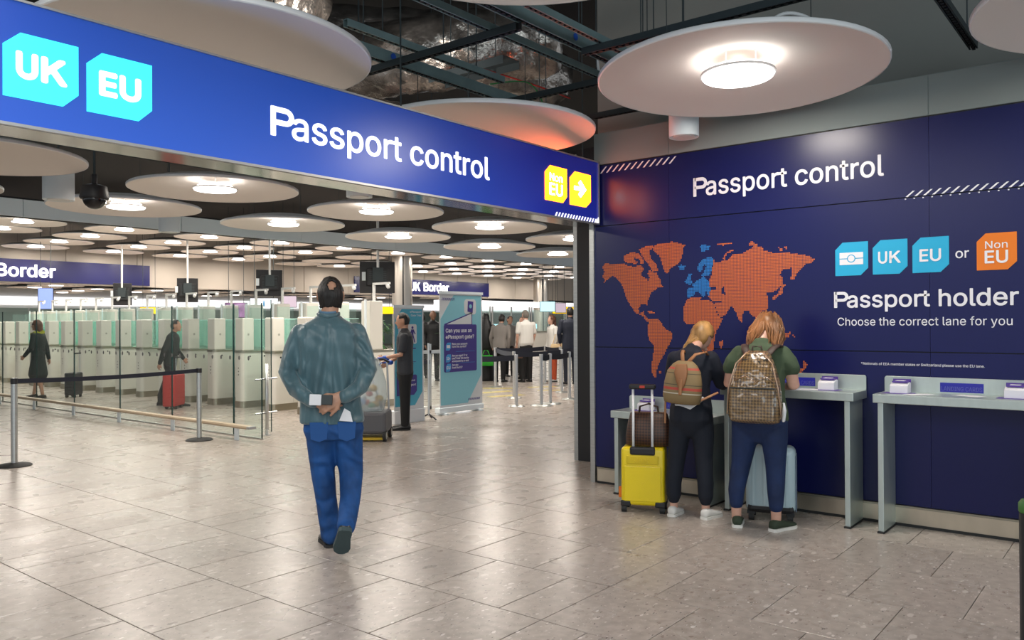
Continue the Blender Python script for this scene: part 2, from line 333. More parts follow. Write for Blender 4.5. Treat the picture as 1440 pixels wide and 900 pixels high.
def text(name, s, m, plane, at, u0, u1, z0, cap, parent=None, bold=.02, depth=.002, space=1.0):
    """letters on a wall: plane 'y' (seen from -Y, reading +X) or 'x' (seen from -X, reading -Y). u0..u1 = ends, z0 = baseline, cap = capital height"""
    me = glyphs(s, space)
    xs = [v.co.x for v in me.vertices]; ch = CAPH
    a, b = min(xs), max(xs); n0 = min(u0, u1); W = abs(u1 - u0); k = W / (b - a); kz = cap / ch if cap else k
    for v in me.vertices:
        x = (v.co.x - a) * k; z = v.co.y * kz + z0
        v.co = (n0 + x, at, z) if plane == 'y' else (at, max(u0, u1) - x, z)
    if bold:      # heavier strokes: the outline stamped around itself
        q = bold * kz * .55; V0 = [v.co.copy() for v in me.vertices]; F0 = [tuple(p.vertices) for p in me.polygons]; V = []; F = []
        for a_ in range(8):
            du, dv = q * math.cos(a_ * PI / 4), q * math.sin(a_ * PI / 4); k_ = len(V); e_ = a_ * 1e-5
            V += [(v.x + du, v.y - e_, v.z + dv) if plane == 'y' else (v.x - e_, v.y + du, v.z + dv) for v in V0]; F += [tuple(i + k_ for i in f_) for f_ in F0]
        m2 = bpy.data.meshes.new(name); m2.from_pydata(V, [], F); m2.update(); bpy.data.meshes.remove(me); me = m2
    # give the letters a little thickness
    bm = bmesh.new(); bm.from_mesh(me); g = bmesh.ops.extrude_face_region(bm, geom=bm.faces[:])
    d = Vector((0, -depth, 0)) if plane == 'y' else Vector((-depth, 0, 0))
    bmesh.ops.translate(bm, vec=d, verts=[e for e in g['geom'] if isinstance(e, bmesh.types.BMVert)]); bm.to_mesh(me); bm.free()
    return obj(name, me, m, parent)
def badge(name, poly, m, plane, at, parent, depth=.004):
    mb = MB(); mb.prism(poly, at - depth, at, 'xz' if plane == 'y' else 'yz'); return mb.build(name, m, parent)
def struct(name, mb, m, parent=None, **k):
    o = mb.build(name, m, parent, **k)
    if not parent: o['kind'] = 'structure'
    return o
random.seed(7)
# ================================================================== SETTING
# floor: near tiles one by one, the rest of the near tiles joined, beyond them a plain slab
XL = [3.93 + .657 * k for k in range(-6, 13)]; BAY = 3.3354
RX0, RX1, RY0, RY1 = XL[0], XL[-1], 2.457 - BAY, 2.457 + 4 * BAY
fb = MB(); fb.box(-25, 75, -8, RY0, -.05, 0); fb.box(-25, 75, RY1, 60, -.05, 0); fb.box(-25, RX0, RY0, RY1, -.05, 0); fb.box(RX1, 75, RY0, RY1, -.05, 0)
floor = struct('floor', fb, 'tile_far')
MB().box(RX0, RX1, RY0, RY1, -.05, -.008).build('grout_bed', 'grout', floor)
Mi = camo.matrix_world.inverted()
def seen(x, y):
    p = Mi @ Vector((x, y, 0)); d = -p.z
    if d < .5: return 1e9
    u, v = p.x / d, p.y / d
    return d if abs(u) < .72 and v > -.47 else 1e9
cells = []
for i in range(len(XL) - 1):
    x0, x1 = XL[i], XL[i + 1]
    if x0 > 6.3 and x0 < 6.4: x1b = x1
    for b in range(-1, 4):
        y0 = 2.457 + b * BAY; t = BAY / 6; cuts = [0, .5, 1.5, 2.5, 3.5, 4.5, 5.5, 6] if (i + b) % 2 else [0, 1, 2, 3, 4, 5, 6]
        for a, c in zip(cuts, cuts[1:]): cells.append((x0, x1, y0 + a * t, y0 + c * t))
vis = []
for c in cells:
    d = min(seen(x, y) for x in (c[0], c[1], (c[0] + c[1]) / 2) for y in (c[2], c[3]))
    inwall = c[0] > 6.5 and c[3] < 4.2
    vis.append((d if not inwall else 1e9, c))
vis.sort(key=lambda t: t[0])
tmesh = {}
def tile_mesh(w, h):
    k = (round(w, 3), round(h, 3))
    if k not in tmesh:
        g = .0022; e = .0035
        mb = MB(); a, b = w / 2 - g, h / 2 - g
        mb.loft([[(-a, -b, -.01), (a, -b, -.01), (a, b, -.01), (-a, b, -.01)], [(-a, -b, -.0012), (a, -b, -.0012), (a, b, -.0012), (-a, b, -.0012)],
                 [(-a + e, -b + e, 0), (a - e, -b + e, 0), (a - e, b - e, 0), (-a + e, b - e, 0)]])
        tmesh[k] = mb.mesh('tile', 'tile')
    return tmesh[k]
for d, c in vis[:300]:
    o = obj('tile', tile_mesh(c[1] - c[0], c[3] - c[2]), None, floor, ((c[0] + c[1]) / 2, (c[2] + c[3]) / 2, 0))
rest = MB()
for d, c in vis[300:]:
    g = .0013; rest.box(c[0] + g, c[1] - g, c[2] + g, c[3] - g, -.01, 0)
tag(rest.build('tile', 'tile', floor), kind='stuff')

# ------------------------------------------------------------------ right wall: navy graphic panels, steel skirting
XW = 6.43
wr = struct('wall_right', MB().box(XW + .02, XW + .9, -3, 4.19, 0, 2.99), 'black')
seams = [4.17, 3.385, 1.3, -.8, -3]
for z0, z1 in ((.153, 1.272), (1.280, 2.405), (2.413, 2.978)):
    for a, b in zip(seams, seams[1:]): MB().box(XW, XW + .02, b + .0012, a - .0012, z0, z1).build('wall_panel', 'navy', wr)
wu = struct('wall_upper', MB().box(XW + .004, XW + .9, -3, 4.16, 2.99, 3.285), 'plaster_lo')
for a, b in zip(seams, seams[1:]): MB().box(XW, XW + .004, b + .003, a - .003, 2.993, 3.28).build('panel', 'plaster_lo', wu)
struct('wall_back', MB().box(7.33, 7.5, -3, 4.70, 0, 7), 'plaster')
bs = struct('baseboard_right', MB().box(XW - .018, XW + .02, -3, 4.14, 0, .135), 'base_steel')
MB().box(XW - .026, XW + .02, -3, 4.14, .135, .150).build('top_lip', 'bronze_kick', bs)
MB().box(XW - .022, XW - .018, -3, 4.14, 0, .02).build('seal_strip', 'rubber', bs)
MB().box(XW - .02, XW + .06, 4.165, 4.215, 0, 3.0).build('trim_1', 'steel')['kind'] = 'structure'
t2 = struct('trim_2', MB().box(7.33, 7.39, 4.98, 5.03, 0, 3.35), 'steel'); MB().box(7.33, 7.5, 4.70, 4.98, 0, 3.4).build('dark_reveal', 'black', t2)
# dark service void over everything
cl = struct('ceiling', MB().box(-20, 70, -8, 13.6, 6.4, 6.5), 'dark')
MB().box(-20, 70, 13.9, 30.9, 5.3, 5.4).build('upper_deck', 'dark', cl)
MB().box(-20, 70, 30.9, 50, 3.55, 3.65).build('lower_deck', 'dark', cl)
# bulkhead of pale metal panels
bh = struct('wall_bulkhead', MB().box(-20, 60, 13.78, 13.95, 3.2, 3.50), 'dark')
x = -8.
while x < 40:
    MB().box(x + .004, x + 2.6 - .004, 13.75, 13.78, 3.2, 3.47).build('panel', 'bulkhead', bh); x += 2.6
# deep beige fascia with the two border signs
YF = 30.8
wf = struct('wall_fascia', MB().box(-20, 75, YF + .03, YF + .3, 3.0, 5.3), 'beige')
x = -16.
while x < 60:
    if not (18.9 < x + 1.3 < 22.1): MB().box(x + .01, x + 2.58, YF, YF + .03, 3.0, 5.2).build('panel', 'beige', wf)
    x += 2.6
wb = struct('wall_far', MB().box(-30, 75, 46, 46.3, 0, 3.6), 'white')
M['cove'] = emis('lit_cove', (1, .97, .98), .95)
MB().box(-30, 75, 45.9, 46, 2.62, 3.05).build('light_strip', 'cove', wb)
M['mint'] = mat('mint_wall', (.42, .56, .52), .5, var=.1, vscale=.5)
x = -10.
while x < 60:
    MB().box(x + .02, x + 2.9, 45.86, 46, .05, 2.45).build('panel', 'mint', wb); x += 3
struct('wall_end', MB().box(64, 64.3, 4, 47, 0, 6), 'beige')

# ------------------------------------------------------------------ ceiling discs with drum lamps
def disc_proto(label, lamp=True):
    t = thing('ceiling_disc', label, 'ceiling disc', (0, 0, 0), 0, 'round acoustic ceiling discs')
    R = 1.0
    MB().lathe([(.02, .15)] + [(q, .15 * (1 - q * q) + .002) for q in (.15, .3, .45, .6, .75, .88, .96, .992)] + [(.992, .03)] + [(q, .15 * (1 - q * q) + .034) for q in (.96, .8, .6, .4, .2, .02)], n=64).build('panel', 'disc', t, sharp=30)
    rim = MB().lathe([(R - .009, .002), (R, .006), (R + .002, .03), (R - .008, .038), (R - .022, .038)], n=64); rim.f = rim.f[:-2]; rim.build('rim', 'disc_rim', t, sharp=60)
    for a in range(3):
        c, s = math.cos(a * 2.094 + .4) * .55, math.sin(a * 2.094 + .4) * .55
        MB().rod((c, s, .13), (c, s, .6), .003, 6).build('suspension_wire', 'strut_d', t)
    if lamp:
        l = MB().lathe([(.05, .045), (.245, .035), (.25, .02), (.245, .006), (.14, -.001), (.02, -.002)], n=40).build('lamp', 'lampglow', t, sharp=50)
        rg = MB().lathe([(.247, .018), (.262, .020), (.262, .036), (.247, .038)], n=40); rg.f = rg.f[:-2]; rg.build('lamp_ring', 'disc_rim', l, sharp=40)
        br = MB()
        for a in range(6): c, s = math.cos(a * PI / 3) * .20, math.sin(a * PI / 3) * .20; br.rod((c, s, .03), (c, s, .14), .005, 6)
        br.lathe([(.19, .062), (.205, .062), (.205, .070), (.19, .070)], n=32)
        br.build('lamp_bracket', 'disc_rim', l)
    return t
dl = disc_proto('tmp'); dn = disc_proto('tmp', False)
def put_disc(x, y, z, label, lamp=True, watt=None):
    src = dl if lamp else dn
    o = dup(src, (x, y, z), 0, label)
    if lamp: area('lamp_light', (x, y, z - .03), .5, LAMP_W if watt is None else watt, (1, .91, .80))
    if lamp:   # the drum is open at the top and washes the disc
        l = bpy.data.lights.new('lamp_uplight', 'POINT'); l.energy = .6 if (lamp is True and watt is None) else .35; l.color = (1, .9, .8); l.shadow_soft_size = .12
        u = bpy.data.objects.new('lamp_uplight', l); u.location = (x, y, z + .085); COL.objects.link(u)
    return o
big = put_disc(5.33, 2.27, 3.19, 'large pale round ceiling disc with glowing drum lamp hanging before the Passport control wall')
big.scale = (.965,) * 3; big.rotation_mode = 'AXIS_ANGLE'; big.rotation_axis_angle = (math.radians(-1.7), .627, -.779, 0)
put_disc(5.47, -.13, 3.2, 'pale ceiling disc cut off by the top right corner', watt=12)
put_disc(2.95, 2.28, 3.36, 'pale ceiling disc cut off by the top edge of the frame', False)
put_disc(2.72, 4.6, 3.16, 'large pale ceiling disc above the left end of the overhead blue sign', False)
put_disc(5.32, 4.62, 3.16, 'ceiling disc with orange light on its end above the arrow end of the blue sign', False)
area('front_row_fill', (2.72, 6.9, 3.05), .6, 45, (1, .93, .85))  # added fill light behind the sign, under a disc without a lamp
names = {(5.47, 9.1): 'lit ceiling disc behind the blue sign, right of the black dome camera', (8.1, 9.1): 'lit ceiling disc hanging below the word Passport of the overhead sign',
 (10.7, 9.1): 'lit ceiling disc hanging below the word control of the overhead sign', (13.35, 9.1): 'lit ceiling disc partly behind the steel door jamb, nearer one of the two there',
 (2.87, 9.1): 'unlit ceiling disc at the left edge under the UK badge', (2.87, 6.8): 'ceiling disc mostly hidden behind the left end of the overhead sign',
 (5.47, 6.8): 'ceiling disc peeping out under the middle of the overhead sign', (8.1, 6.8): 'ceiling disc peeping out under the right half of the overhead sign', (10.7, 6.8): 'ceiling disc sliver under the arrow end of the overhead sign',
 (2.87, 11.4): 'ceiling disc in front of the grey bulkhead at the left edge', (5.47, 11.4): 'lit ceiling disc in front of the bulkhead, directly below the dome camera',
 (8.1, 11.4): 'lit ceiling disc overlapping the bulkhead, second from the left', (10.7, 11.4): 'lit ceiling disc overlapping the bulkhead in the middle', (13.4, 11.4): 'lit ceiling disc overlapping the bulkhead above the standing banners',
 (15.95, 11.4): 'lit ceiling disc overlapping the bulkhead beside the door jamb'}
for (x, y), n in names.items():
    put_disc(x, y, 3.16, n, not (y < 8 or x < 3), 30)
zone2 = [(8.28, 22.8, 1), (8.46, 24.85, 1), (10.79, 22.6, 1), (10.92, 25.0, 1), (10.99, 27.35, 1), (11.15, 29.6, 1), (13.48, 27.2, 1), (13.75, 29.6, 1), (13.38, 22.6, 1), (13.49, 24.95, 1), (16.04, 24.85, 1), (16.08, 27.1, 1), (16.24, 29.5, 1), (18.7, 29.4, 1), (18.76, 27.3, 1), (15.9, 22.5, 1), (18.54, 24.75, 1), (18.47, 22.45, 1), (23.9, 29.4, 1), (21.66, 27.5, 0), (21.4, 25.0, 0), (21.8, 29.6, 0), (23.63, 22.4, 1), (26.35, 24.7, 1), (29.14, 27.1, 1), (31.84, 29.4, 1), (26.47, 26.95, 1), (29.4, 29.5, 1), (26.04, 22.25, 1), (28.9, 24.6, 1), (31.36, 26.85, 1), (34.34, 29.3, 1), (28.8, 22.35, 1), (31.65, 24.75, 1), (34.35, 27.0, 1), (36.9, 29.3, 1), (31.35, 22.3, 1), (34.06, 24.6, 1), (36.9, 27.0, 1), (39.65, 29.3, 1), (39.2, 26.8, 1), (5.9, 24.8, 1), (21.1, 22.5, 1), (36.6, 24.6, 0), (26.6, 29.4, 0), (23.8, 26.9, 0)]
rows = ['first', 'second', 'third', 'last']
zs = {}
for x, y, l in zone2: zs.setdefault(0 if y < 23.7 else 1 if y < 26 else 2 if y < 28.3 else 3, []).append((x, y, l))
ords = ['leftmost', 'second from left', 'third from left', 'fourth from left', 'fifth from left', 'sixth from left', 'seventh from left', 'eighth from left', 'ninth from left', 'tenth from left', 'eleventh from left', 'twelfth from left', 'thirteenth from left', 'fourteenth from left', 'fifteenth from left']
for r, L_ in zs.items():
    for k, (x, y, l) in enumerate(sorted(L_)):
        o = put_disc(x, y, 4.17, '%sceiling disc beyond the bulkhead, %s in the %s row' % ('lit ' if l else 'unlit ', ords[k], rows[r]), bool(l), 36)
zone3 = [(13.66, 34.3, 1), (13.66, 36.4, 1), (16.6, 41, 1), (16.4, 38.8, 1), (16.2, 36.4, 1), (18.8, 38.2, 1), (18.7, 36, 1), (24.1, 41, 1), (24.2, 38.4, 1), (28.9, 38, 1), (28.2, 33, 1), (33.1, 36.8, 1), (33.4, 33, 1), (33.6, 39.5, 1), (11.1, 36.4, 0), (11.1, 34, 0), (19, 33.9, 0), (21.4, 38.6, 0), (21.4, 36.2, 0), (26.6, 35.6, 0), (31, 35.2, 0), (36, 35, 0), (38.6, 33, 1), (38.6, 36, 1)]
zone3.sort()
for k, (x, y, l) in enumerate(zone3):
    put_disc(x, y, 3.1, 'distant low ceiling disc under the beige fascia, number %s counted from the left' % ['one', 'two', 'three', 'four', 'five', 'six', 'seven', 'eight', 'nine', 'ten', 'eleven', 'twelve', 'thirteen', 'fourteen', 'fifteen', 'sixteen', 'seventeen', 'eighteen', 'nineteen', 'twenty', 'twenty one', 'twenty two', 'twenty three', 'twenty four'][k], bool(l), 36)
for p in (dl, dn):
    for c in list(p.children_recursive) + [p]: bpy.data.objects.remove(c)

# ------------------------------------------------------------------ services in the void: channel grid, foil ducts, cables
def channel(name, label, a, b, w_=.041, h=.06, m='strut', slots=True, z=3.55, cat='ceiling channel', group='perforated steel channels above the sign'):
    A = Vector((a[0], a[1], z)); B = Vector((b[0], b[1], z)); L_ = (B - A).length; ang = math.atan2((B - A).y, (B - A).x)
    t = thing(name, label, cat, A, ang, group)
    MB().box(0, L_, -w_ / 2, w_ / 2, h - .006, h).build('web', m, t)
    for s in (-1, 1): MB().box(0, L_, s * w_ / 2 - .002, s * w_ / 2 + .002, 0, h).build('flange', m, t)
    if slots:
        k = MB(); x = .03
        for s in (-1, 1): k.box(0, L_, s * (w_ / 2 - .002) - .006, s * (w_ / 2 - .002) + .006, -.001, .002)
        k.build('lip', m, t); k = MB()
        while x < L_: k.box(x, x + .028, -.011, .011, -.003, h - .008); x += .055
        tag(k.build('slot_row', 'black', t), kind='stuff')
    for x in (L_ * .2, L_ * .8): MB().rod((x, 0, h), (x, 0, 6.4 - z), .005, 6).build('hanger_rod', 'strut_d', t)
    return t
ch = [((1.5, 3.65), (6.4, 3.65), 'long teal ceiling channel running over the middle of the gap'), ((2.2, 3.37), (6.9, 3.37), 'teal ceiling channel with the right blue sticker'),
 ((2.6, 3.18), (6.6, 3.18), 'teal ceiling channel nearest the top centre disc'), ((3.3, 4.72), (7.2, 4.72), 'teal ceiling channel with the left blue sticker'), ((3.6, 4.35), (5.3, 4.35), 'short teal ceiling channel ending in mid air')]
for i, (a, b, l) in enumerate(ch): channel('ceiling_channel', l, a, b, .06 if i in (1, 3) else .041, .09 if i in (1, 3) else .05)
ch = [((4.31, 6.9), (4.31, 3.4), 'dark ceiling channel crossing on the left of the foil duct'), ((5.72, 5.6), (5.72, 3.2), 'dark ceiling channel crossing in front of the wall corner'),
 ((6.66, 5.4), (6.66, 3.3), 'dark ceiling channel passing in front of the orange lit disc'), ((5.03, 3.35), (5.03, .9), 'dark ceiling channel above the big lit disc'), ]
for a, b, l in ch: channel('ceiling_channel', l, a, b, .05, .05, 'strut_d', z=3.50)
channel('ceiling_channel', 'short dark ceiling channel at the top right beside the cut off disc', (5.5, 1.06), (6.75, 1.06), .05, .05, 'strut_d', z=3.5)
for x, y, l in ((4.35, 4.68, 'round blue sticker on the channel at left'), (4.9, 3.33, 'round blue sticker on the channel at right')):
    M['blue_st'] = M.get('blue_st') or mat('blue_sticker', (.01, .10, .55), .5)
    tag(MB().limb([(x, y, 3.6), (x, y - .004, 3.6)], [.026, .026], n=20, ends=False).build('sticker', 'blue_st'), l, 'sticker')
def duct(label, pts, r, seed):
    mb = MB(); n = 22; rings = []
    P = [Vector(p) for p in pts]; fine = []
    for a, b in zip(P, P[1:]):
        for k in range(12): fine.append(a.lerp(b, k / 12))
    fine.append(P[-1]); rr = []
    mb.limb(fine, [r * (1 + .06 * noise.noise(p * 3 + Vector((seed, 0, 0)))) for p in fine], n=36, ends=False)
    for i, v in enumerate(mb.v):
        q = Vector(v); d = noise.noise(q * 7 + Vector((seed, 0, 0))) * .045 + noise.noise(q * 19) * .02; mb.v[i] = (q.x + d, q.y + d, q.z + d * 1.3)
    o = mb.build('foil_duct', 'foil', smooth=True); return tag(o, label, 'duct', 'foil wrapped air ducts in the ceiling void')
duct('crumpled foil duct bending over the left disc', [(3.0, 7.4, 4.95), (4.3, 6.5, 4.85), (4.9, 6.7, 4.75), (5.2, 7.6, 4.95)], .38, 1)
duct('crumpled foil duct in the centre of the ceiling gap', [(6.2, 7.4, 4.55), (6.5, 6.4, 4.55), (6.9, 5.9, 4.6), (7.5, 5.5, 4.8)], .42, 5)
duct('low crumpled foil duct just above the sign', [(4.9, 8.7, 4.0), (6.2, 7.0, 3.93), (7.3, 6.9, 3.93)], .16, 9)
duct('broad foil duct lying deep in the void behind the others', [(6.3, 10.5, 5.6), (8.6, 8.2, 5.6), (11, 8.0, 5.6)], .5, 13)
def cable(label, pts, r, m):
    c = []
    P = [Vector(p) for p in pts]
    for i in range(len(P) - 1):
        p0 = P[max(i - 1, 0)]; p1 = P[i]; p2 = P[i + 1]; p3 = P[min(i + 2, len(P) - 1)]
        for k in range(8):
            t = k / 8; c.append(.5 * ((2 * p1) + (-p0 + p2) * t + (2 * p0 - 5 * p1 + 4 * p2 - p3) * t * t + (-p0 + 3 * p1 - 3 * p2 + p3) * t ** 3))
    c.append(P[-1]); o = MB().tube(c, r, 8).build('cable', m, smooth=True); return tag(o, label, 'cable')
M['red_c'] = mat('red_cable', (.4, .02, .015), .5); M['grn_c'] = mat('green_cable', (.02, .2, .05), .5)
cable('thin red cable across the ceiling void', [(5.9, 5.4, 4.1), (6.6, 5.0, 3.95), (7.1, 4.9, 3.9)], .008, 'red_c')
cable('green cable looping over the orange lit disc', [(5.9, 5.0, 3.8), (6.25, 4.8, 3.85), (6.45, 4.75, 3.6), (6.42, 4.75, 3.3)], .007, 'grn_c')
cable('white cable coil on top of the big lit disc', [(5.35, 2.35, 3.33), (5.45, 2.2, 3.5), (5.6, 2.05, 3.66), (5.72, 1.9, 3.62), (5.72, 1.85, 3.48), (5.6, 1.95, 3.38)], .014, 'disc_rim')
cable('pale hanging strap between two channels', [(5.75, 3.66, 3.56), (5.85, 3.75, 3.75), (5.95, 3.8, 3.95)], .012, 'disc_rim')
for i, (a, b, zz) in enumerate((((6.1, 5.9), (6.1, 4.9), 4.0), ((5.8, 9.6), (12, 9.6), 4.4), ((7.2, 8.0), (12, 8.0), 4.05), ((2, 10.4), (14, 10.4), 4.3), ((3, 12.7), (16, 12.7), 4.2))):
    channel('cable_tray', ['dark cable tray deep over the orange lit disc', 'dark cable tray behind the sign, second from the sign', 'dark cable tray behind the sign, nearest to it', 'dark cable tray over the middle of the lit discs', 'dark cable tray close to the bulkhead'][i], a, b, .25, .08, 'strut_d', False, zz, 'cable tray', 'dark cable trays')
def downlight(x, y, z0, z1, r, label):
    t = thing('cylinder_downlight', label, 'downlight', (x, y, z0), 0, 'grey cylinder downlights')
    MB().lathe([(r * .8, .012), (r * .98, 0), (r, .004), (r, z1 - z0), (r * .9, z1 - z0)], n=32).build('housing', 'bulkhead', t, sharp=40)
    MB().cyl(0, 0, -.003, .01, r * .72, 28).build('lens', 'white', t)
    MB().rod((0, 0, z1 - z0), (0, 0, 6.4 - z0), .01, 8).build('hanger_rod', 'strut_d', t)
downlight(6.2, 3.12, 3.06, 3.5, .125, 'grey cylinder downlight under the big lit disc by the wall')
downlight(4.10, 10.22, 3.0, 3.4, .17, 'grey cylinder downlight beneath the unlit disc at the left')
downlight(6.62, 7.75, 3.08, 3.42, .16, 'grey cylinder downlight just under the sign bottom edge')
downlight(7.02, 13.1, 3.08, 3.35, .17, 'grey cylinder downlight in front of the bulkhead')
t = thing('dome_camera', 'black dome security camera hanging left of the lit disc', 'camera', (4.02, 9.1, 2.86))
MB().lathe([(.03, .3), (.03, .2), (.13, .17), (.15, .05), (.14, .03)][::-1], n=28).build('housing', 'black', t, sharp=40)
MB().ball((0, 0, .03), (.12, .12, .11), 20).build('dome', mat('smoked_dome', (.01, .01, .012), .08), t, smooth=True)
MB().rod((0, 0, .3), (0, 0, 3.5), .014, 8).build('drop_rod', 'strut_d', t)

# ------------------------------------------------------------------ overhead sign
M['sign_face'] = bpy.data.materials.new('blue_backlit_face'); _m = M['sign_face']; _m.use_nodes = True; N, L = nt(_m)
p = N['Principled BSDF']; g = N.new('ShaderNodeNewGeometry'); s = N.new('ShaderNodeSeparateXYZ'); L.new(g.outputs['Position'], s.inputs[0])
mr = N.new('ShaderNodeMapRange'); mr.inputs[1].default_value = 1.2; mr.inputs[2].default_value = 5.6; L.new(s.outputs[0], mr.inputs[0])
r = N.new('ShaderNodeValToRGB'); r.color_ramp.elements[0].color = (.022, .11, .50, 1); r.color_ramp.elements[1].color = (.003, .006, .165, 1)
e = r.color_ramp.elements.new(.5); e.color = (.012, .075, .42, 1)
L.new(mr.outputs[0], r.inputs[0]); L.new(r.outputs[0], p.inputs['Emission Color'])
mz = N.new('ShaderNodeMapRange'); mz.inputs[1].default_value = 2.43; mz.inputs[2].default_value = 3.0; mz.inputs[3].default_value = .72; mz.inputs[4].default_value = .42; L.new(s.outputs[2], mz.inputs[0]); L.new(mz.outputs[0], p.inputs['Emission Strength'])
p.inputs['Base Color'].default_value = (.01, .02, .16, 1); p.inputs['Roughness'].default_value = .3
YS = 4.1
sg = thing('overhead_sign', 'long blue overhead Passport control sign with UK, EU and yellow Non EU badges', 'sign', (0, 0, 0))
MB().box(-.6, 6.385, YS + .01, 4.34, 2.44, 2.995).build('casing', 'white', sg)
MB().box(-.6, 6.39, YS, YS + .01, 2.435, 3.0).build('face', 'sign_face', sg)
fr = MB()
fr.box(-.6, 6.4, YS - .012, YS + .02, 2.998, 3.010); fr.box(-.6, 6.4, YS - .012, YS + .02, 2.420, 2.434); fr.box(6.39, 6.402, YS - .012, 4.34, 2.42, 3.01)
fr.build('frame', 'chrome', sg)
MB().box(-.6, 6.4, YS + .01, 4.34, 2.418, 2.44).build('soffit', mat('mirror_steel', (.62, .6, .57), .12, 1.), sg)
for x, o2 in ((1.0, 4.25), (4.02, 4.25), (6.36, 4.25)): MB().rod((x, o2, 2.99), (x, o2, 6.4), .006, 6).build('hanger_rod', 'strut_d', sg)
A = YS - .001
text('lettering', 'Passport control', 'txt_glow', 'y', A, 2.828, 4.817, 2.628, .170, sg, .018, .004)
b = badge('badge', [(1.407, 2.79), (1.480, 2.857), (1.736, 2.857), (1.736, 2.62), (1.665, 2.553), (1.407, 2.553)], 'cyan_glow', 'y', A, sg); text('lettering', 'UK', 'txt_glow', 'y', A - .005, 1.467, 1.676, 2.654, .110, b, .065)
b = badge('badge', [(1.775, 2.79), (1.848, 2.857), (2.103, 2.857), (2.103, 2.62), (2.032, 2.553), (1.775, 2.553)], 'cyan_glow', 'y', A, sg); text('lettering', 'EU', 'txt_glow', 'y', A - .005, 1.840, 2.037, 2.652, .110, b, .065)
b = badge('badge', [(5.552, 2.80), (5.627, 2.865), (5.878, 2.865), (5.878, 2.62), (5.815, 2.56), (5.552, 2.56)], 'yel_glow', 'y', A, sg)
M['txt_hot'] = emis('white_backlit_hot', (1, 1, .95), 4.)
text('lettering', 'Non', 'txt_hot', 'y', A - .005, 5.618, 5.805, 2.735, .066, b, 0); text('lettering', 'EU', 'txt_hot', 'y', A - .005, 5.617, 5.805, 2.613, .10, b, .02)
b = badge('badge', [(5.925, 2.80), (6.003, 2.865), (6.26, 2.865), (6.26, 2.62), (6.18, 2.56), (5.925, 2.56)], 'yel_glow', 'y', A, sg)
ar = [(5.99, 2.735), (5.99, 2.700), (6.09, 2.700), (6.055, 2.665), (6.09, 2.640), (6.18, 2.718), (6.09, 2.795), (6.055, 2.770), (6.09, 2.735)]
MB().prism(ar, A - .008, A - .004, 'xz').build('arrow', 'txt_hot', b)
hz = MB()
for k in range(15):
    x = 5.712 + k * .0445; hz.prism([(x - .016, 2.434), (x + .002, 2.434), (x + .026, 2.472), (x + .010, 2.472)], A - .003, A, 'xz')
hz.prism([(6.345, 2.434), (6.39, 2.434), (6.39, 2.492)], A - .003, A, 'xz'); hz.build('hatching', 'txt_glow', sg)
# unseen orange glow panel and light, added to tint the disc above
MB().box(6.02, 6.36, 4.34, 4.35, 2.5, 2.95).build('rear_glow_panel', emis('rear_orange_glow', (1, .16, .03), 2.5), sg)
area('rear_glow_light', (6.28, 4.42, 2.85), .2, 2.2, (1, .12, .03), (math.radians(140), 0, 0), 'RECTANGLE', .2)
# area('badge_light', (5.9, 4.08, 2.7), .6, .7, (1, .30, .03), (math.radians(-90), 0, PI), 'RECTANGLE', .25)

# ------------------------------------------------------------------ graphics on the navy wall
gw = thing('wall_graphic', 'Passport control graphic with title, world map and passport holder badges on navy wall', 'sign', (0, 0, 0))
A = XW - .0005
text('lettering', 'Passport control', 'txt_white', 'x', A, 3.146, 1.607, 2.592, .155, gw, .018)
text('lettering', 'Passport holder', 'txt_white', 'x', A, 1.969, .755, 1.610, .118, gw, .022)
text('lettering', 'Choose the correct lane for you', 'txt_white', 'x', A, 1.947, .790, 1.471, .060, gw, .001)
text('lettering', '*Nationals of EEA member states or Switzerland please use the EU lane.', 'txt_white', 'x', A, 1.776, .959, 1.175, .0185, gw, .002)
text('lettering', 'or', 'txt_white', 'x', A, 1.133, 1.05, 1.947, .066, gw, .012)
def wb_(y0, y1, m):   # corner-cut badge
    return badge('badge', [(y0, 1.853), (y0, 2.052), (y0 - .055, 2.108), (y1, 2.108), (y1, 1.907), (y1 + .055, 1.853)], m, 'x', A, gw, .003)
b = wb_(1.960, 1.720, 'cyan')
fl = MB(); n = 24
fl.box(A - .005, A - .003, 1.755, 1.927, 1.986, 2.029); fl.box(A - .005, A - .003, 1.755, 1.927, 1.936, 1.979); fl.build('passport_chip_mark', 'txt_white', b)
def circ(cy, cz, r, x0, x1): return MB().loft([[(x, cy + r * math.cos(2 * PI * i / n), cz + r * math.sin(2 * PI * i / n)) for i in range(n)] for x in (x0, x1)])
circ(1.841, 1.9825, .031, A - .0065, A - .005).build('ring_mark', 'cyan', b); circ(1.841, 1.9825, .024, A - .0075, A - .0065).build('centre_mark', 'txt_white', b)
b = wb_(1.687, 1.446, 'cyan'); text('lettering', 'UK', 'txt_white', 'x', A - .004, 1.645, 1.494, 1.936, .084, b, .03)
b = wb_(1.413, 1.174, 'cyan'); text('lettering', 'EU', 'txt_white', 'x', A - .004, 1.363, 1.227, 1.936, .084, b, .03)
b = wb_(1.001, .761, 'orange'); text('lettering', 'Non', 'txt_white', 'x', A - .004, .949, .815, 2.002, .05, b, .008); text('lettering', 'EU', 'txt_white', 'x', A - .004, .950, .815, 1.902, .083, b, .03)
for k in range(12):
    y = 4.092 - k * .065; MB().prism([(y + .008, 2.906), (y - .010, 2.906), (y - .068, 2.964), (y - .052, 2.964)], A - .002, A, 'yz').build('stripe', 'txt_white', gw)
for k in range(20):
    y = 1.448 - k * .0591; MB().prism([(y + .010, 2.413), (y - .008, 2.413), (y - .054, 2.454), (y - .040, 2.454)], A - .002, A, 'yz').build('stripe', 'txt_white', gw); MB().box(A - .002, A, y + .004, y + .014, 2.394, 2.402).build('dot', 'txt_white', gw)
